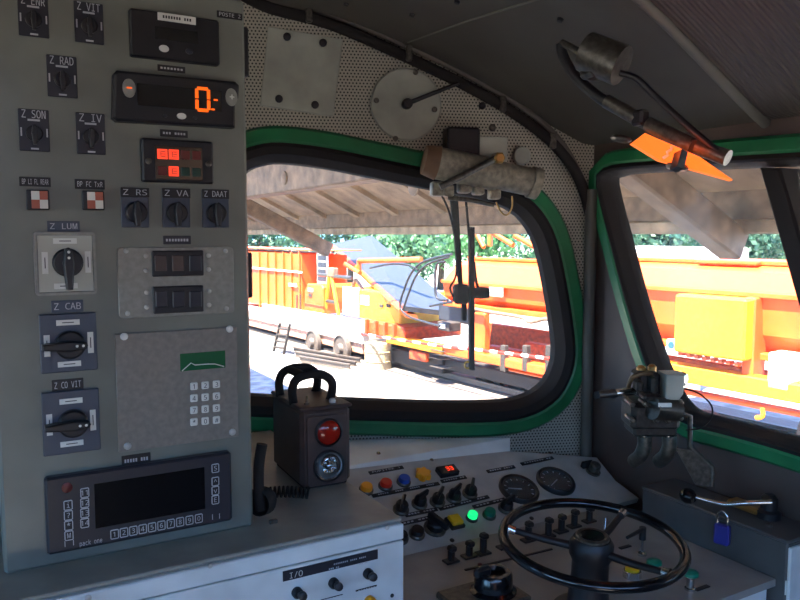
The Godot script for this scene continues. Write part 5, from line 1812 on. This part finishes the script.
	blk("sole_bar", k, t, 600, 352, 960, 434, 0.25, 0.25, M.wagon_yellow, 0.02)
	blk("lower_bar", k, t, 600, 374, 960, 450, 0.15, 0.2, M.wagon_orange, 0.02)
	blk("roundel_plate", k, t, 667, 339, 676, 350, 0.2, 0.1, M.white, 0.0)
	s = ST()
	lathe(s, [[0.05, 0], [0.05, 0.015], [0, 0.015]], 16, Transform3D(Basis.IDENTITY, lp(t, 671.5, 345, 0.2)))
	obj("roundel", s, M.blue, k)
	for x in [704.0, 830.0]: wheel(k, t, x, 440, 0.42, -0.4, M.wheel)
	s = ST()
	tube(s, curve([lp(t, 762, 408, 0.3), lp(t, 763, 416, 0.3), lp(t, 756, 418, 0.3)], 3), 0.03, 6)
	obj("hook", s, M.wagon_yellow, k)
	blk("top_hatch", k, t, 696, 259, 757, 266, -0.5, 0.8, M.wagon_orange, 0.02)
	t = spot(665, -3.2)
	k = thing("white_tank", "white box tank behind the hopper wagon seen through the side window", "tank", t)
	blk("tank_body", k, t, 600, 246.5, 700, 290, 0.0, 1.6, M.pale, 0.05)
	blk("tank_leg", k, t, 640, 288, 646, 420, -0.3, 0.1, M.pale, 0.01)
	blk("tank_leg", k, t, 690, 288, 696, 420, -0.3, 0.1, M.pale, 0.01)
	# ladder, rail stack, track
	t = spot(281, 1.0)
	k = thing("step_ladder", "short dark ladder leaning on the flat wagon", "ladder", t)
	bars("stile", k, t, [[273, 354, 280, 323, 0.0], [283.5, 354.5, 290, 324, 0.0]], 0.035, M.grime_and_shade)
	bars("rung", k, t, [[274.5, 347, 284.5, 348, 0.0], [276, 341, 286, 342, 0.0], [277.5, 334.5, 287.5, 335.5, 0.0], [279, 328.5, 289, 329.5, 0.0]], 0.03, M.grime_and_shade)
	for q in [[294, 352.2, 360, 364, "spare rail lying closest to the wagons on the pale yard"], [296, 356.8, 356, 367.5, "long spare rail in the middle of the three on the yard"], [300, 361.7, 350, 370.2, "shortest spare rail, farthest from the wagons on the yard"]]:
		var a := flat_at(q[0], q[1], GROUND + 0.0)
		var b := flat_at(q[2], q[3], GROUND + 0.0)
		k = thing("spare_rail", q[4], "rail", Transform3D(Basis.IDENTITY, a), "spare rails on the yard")
		rail(k, Vector3.ZERO, b - a, 0.14)
	var dz := Vector3(sin(deg_to_rad(5.0)), 0, cos(deg_to_rad(5.0)))
	var o := Vector3(7.77, GROUND, -14.8)
	s = ST()
	box(s, Vector3.ZERO, Vector3(3.6, 0.06, 90), 0.02, Transform3D(Basis(Vector3.UP, deg_to_rad(5.0)), o + Vector3(1.0, 0, 0.1)))
	obj("ballast_bed", s, M.ballast, setting("track_bed", "grey ballast bed under the wagons", "ballast"))
	for d in [0.3, 1.75]:
		k = thing("running_rail", "running rail under the wagons on the loco's side" if d < 1.0 else "running rail under the wagons on the side of the trees", "rail", Transform3D(Basis.IDENTITY, o + Vector3(d, 0.03, 0)), "running rails under the wagons")
		rail(k, dz * -40.0, dz * 40.0, 0.15)
	# trees beyond
	var trees := [[262, 40, 2.8, 2], [300, 48, 3.0, 0], [350, 40, 2.4, 2], [402, 29, 1.7, 3], [440, 41, 2.6, 1], [480, 35, 1.9, 1], [525, 41, 2.8, 3], [640, 28, 1.5, 2], [690, 36, 2.4, 0], [740, 31, 1.7, 2], [790, 36, 2.4, 0]]
	var kinds := ["dark green leafy tree behind the orange cabin roof", "mid green leafy tree behind the cabin doorway", "dark green leafy tree behind the upper end of the conveyor", "pale green leafy tree above the conveyor belt", "bright green leafy tree above the hydraulic hoses", "bright green leafy tree behind the windscreen wiper", "pale green leafy tree behind the hopper wagon's top rails", "dark green leafy tree behind the white tank", "mid green leafy tree behind the slanting rafter's lower end", "dark green leafy tree between rafter end and window bar", "mid green leafy tree beyond the black window bar"]
	for q in trees:
		var b := deep(q[0], 300, q[1])
		b.y = GROUND
		k = thing("leafy_tree", kinds[trees.find(q)], "tree", Transform3D(Basis(Vector3.UP, rng.randf() * TAU), b), "trees beyond the wagons")
		s = ST()
		tube(s, [Vector3.ZERO, Vector3(0.1, 1.5, 0), Vector3(0, 3.4, 0.1)], [0.2, 0.16, 0.08], 7)
		obj("trunk", s, M.bark, k)
		s = ST()
		var clumps := []
		for i in 14:
			var dv: Vector3 = Vector3(rng.randfn(), rng.randfn() * 0.9, rng.randfn()).normalized() * rng.randf_range(0.3, 0.85) * q[2]
			clumps.append([Vector3(0, 2.9, 0) + dv * Vector3(1, 0.85, 1), rng.randf_range(0.7, 1.2)])
		for cl in clumps:
			for i in 210:
				var dv := Vector3(rng.randfn(), rng.randfn(), rng.randfn()).normalized()
				var p: Vector3 = cl[0] + dv * cl[1] * rng.randf_range(0.75, 1.05)
				if p.y < 0.15: continue
				var u := Vector3(rng.randfn(), rng.randfn(), rng.randfn()).normalized()
				var v := u.cross(dv).normalized()
				var w := rng.randf_range(0.09, 0.17)
				quad(s, p - u * w, p - v * w * 0.6, p + u * w, p + v * w * 0.6)
		obj("foliage", s, M.leaf[q[3]], k)
func hexa(s, a: Vector3, b: Vector3, c: Vector3, d: Vector3, up: Vector3):
	var m := (a + b + c + d) / 4.0
	oquad(s, a, b, c, d, -up)
	oquad(s, a + up, b + up, c + up, d + up, up)
	var l := [a, b, c, d]
	for i in 4:
		var p: Vector3 = l[i]
		var q: Vector3 = l[(i + 1) % 4]
		oquad(s, p, q, q + up, p + up, (p + q) / 2 - m)
func rail(parent: Node3D, a: Vector3, b: Vector3, h: float):
	var s := ST()
	var x := Transform3D(look_basis(b - a), a)
	var p := [[-0.07, 0], [0.07, 0], [0.07, 0.02], [0.012, 0.035], [0.012, h - 0.04], [0.035, h - 0.03], [0.035, h], [-0.035, h], [-0.035, h - 0.03], [-0.012, h - 0.04], [-0.012, 0.035], [-0.07, 0.02]]
	var v := []
	for e in p: v.append(Vector2(e[0], e[1]))
	prism(s, v, 0, a.distance_to(b), x)
	obj("rail_bar", s, M.rail, parent)
# hopper body: sloping top, upright side, inward lower side, extruded along the wagon
func hopper(k: Node3D, t: Transform3D, p_top: Array, p_mid: Array, p_low: Array, p_end: Array, wide: float):
	var x0 := lp(t, p_top[0], 300).x
	var x1 := lp(t, p_end[0], 300).x
	var yt := lp(t, p_top[0], p_top[1], -0.7).y
	var ym := lp(t, p_mid[0], p_mid[1]).y
	var yl := lp(t, p_low[0], p_low[1], -0.1).y
	var prof := [[-wide, yl], [-0.25, yl], [-0.04, lerpf(yl, ym, 0.35)], [0.0, ym - 0.04], [-0.03, ym + 0.04], [-0.35, lerpf(ym, yt, 0.75)], [-0.7, yt], [-wide + 0.7, yt], [-wide, ym]]
	var v := PackedVector2Array()
	for e in prof: v.append(Vector2(-e[0], e[1]))
	var s := ST()
	prism(s, v, 0, x1 - x0, Transform3D(Basis(Vector3(0, 0, -1), Vector3(0, 1, 0), Vector3(1, 0, 0)), Vector3(x0, 0, 0)))
	obj("hopper_body", s, M.wagon_orange, k)
	s = ST()
	box(s, Vector3((x0 + x1) / 2, ym, 0.03), Vector3(x1 - x0, 0.07, 0.06), 0.01)
	obj("waist_rail", s, M.wagon_orange, k)
	s = ST()
	box(s, Vector3((x0 + x1) / 2, yt + 0.02, -0.66), Vector3(x1 - x0, 0.06, 0.1), 0.01)
	obj("top_rail", s, M.wagon_orange, k)
	s = ST()
	box(s, Vector3((x0 + x1) / 2, yl, -0.1), Vector3(x1 - x0, 0.09, 0.2), 0.01)
	obj("bottom_rail", s, M.wagon_orange, k)

# ----------------------------------------------------------------
func _ready():
	rng.seed = 7
	var h := deg_to_rad(HEADING)
	var fh := Vector3(sin(h), 0, -cos(h))
	cr = Vector3(cos(h), 0, sin(h))
	cf = fh * cos(PITCH) - Vector3.UP * sin(PITCH)
	cu = fh * sin(PITCH) + Vector3.UP * cos(PITCH)
	var cam := Camera3D.new()
	cam.name = "camera"
	cam.transform = Transform3D(Basis(cr, cu, -cf), EYE)
	cam.fov = rad_to_deg(2.0 * atan(300.0 / FOCAL))
	cam.near = 0.02
	cam.far = 400.0
	add_child(cam)
	cam.current = true
	var env := Environment.new()
	var sky := Sky.new()
	var sm := ProceduralSkyMaterial.new()
	sm.sky_top_color = Color(0.42, 0.56, 0.82)
	sm.sky_horizon_color = Color(0.54, 0.79, 0.97)
	sm.ground_horizon_color = Color(0.54, 0.79, 0.97)
	sm.ground_bottom_color = Color(0.4, 0.4, 0.4)
	sm.sun_angle_max = 1.0
	sky.sky_material = sm
	env.background_mode = Environment.BG_SKY
	env.sky = sky
	env.background_energy_multiplier = 3.2
	env.ambient_light_source = Environment.AMBIENT_SOURCE_DISABLED
	env.tonemap_mode = Environment.TONE_MAPPER_LINEAR
	env.tonemap_exposure = 3.2
	env.sdfgi_enabled = true
	env.ssao_enabled = true
	env.ssil_enabled = true
	var we := WorldEnvironment.new()
	we.name = "environment"
	we.environment = env
	add_child(we)
	var sun := DirectionalLight3D.new()
	sun.name = "sun"
	sun.light_color = Color(1.0, 0.96, 0.88)
	sun.light_energy = 5.6
	sun.light_angular_distance = 0.53
	sun.shadow_enabled = true
	add_child(sun)
	var az := deg_to_rad(246.0)
	var el := deg_to_rad(64.0)
	var to_sun := Vector3(sin(az) * cos(el), sin(el), -cos(az) * cos(el))
	sun.look_at_from_position(to_sun * 30.0, Vector3.ZERO, Vector3.UP)
	make_materials()
	build_shell()
	build_outside()
	build_train()
	build_low_cabinet()
	build_cabinet()
	build_desk()
	build_console()
	wall_fittings()
	build_valve()
	build_lantern()
	build_visor()
	for o in find_children("*", "MeshInstance3D", true, false):
		for m in ["_c", "_s"]:
			if o.has_meta(m): o.remove_meta(m)
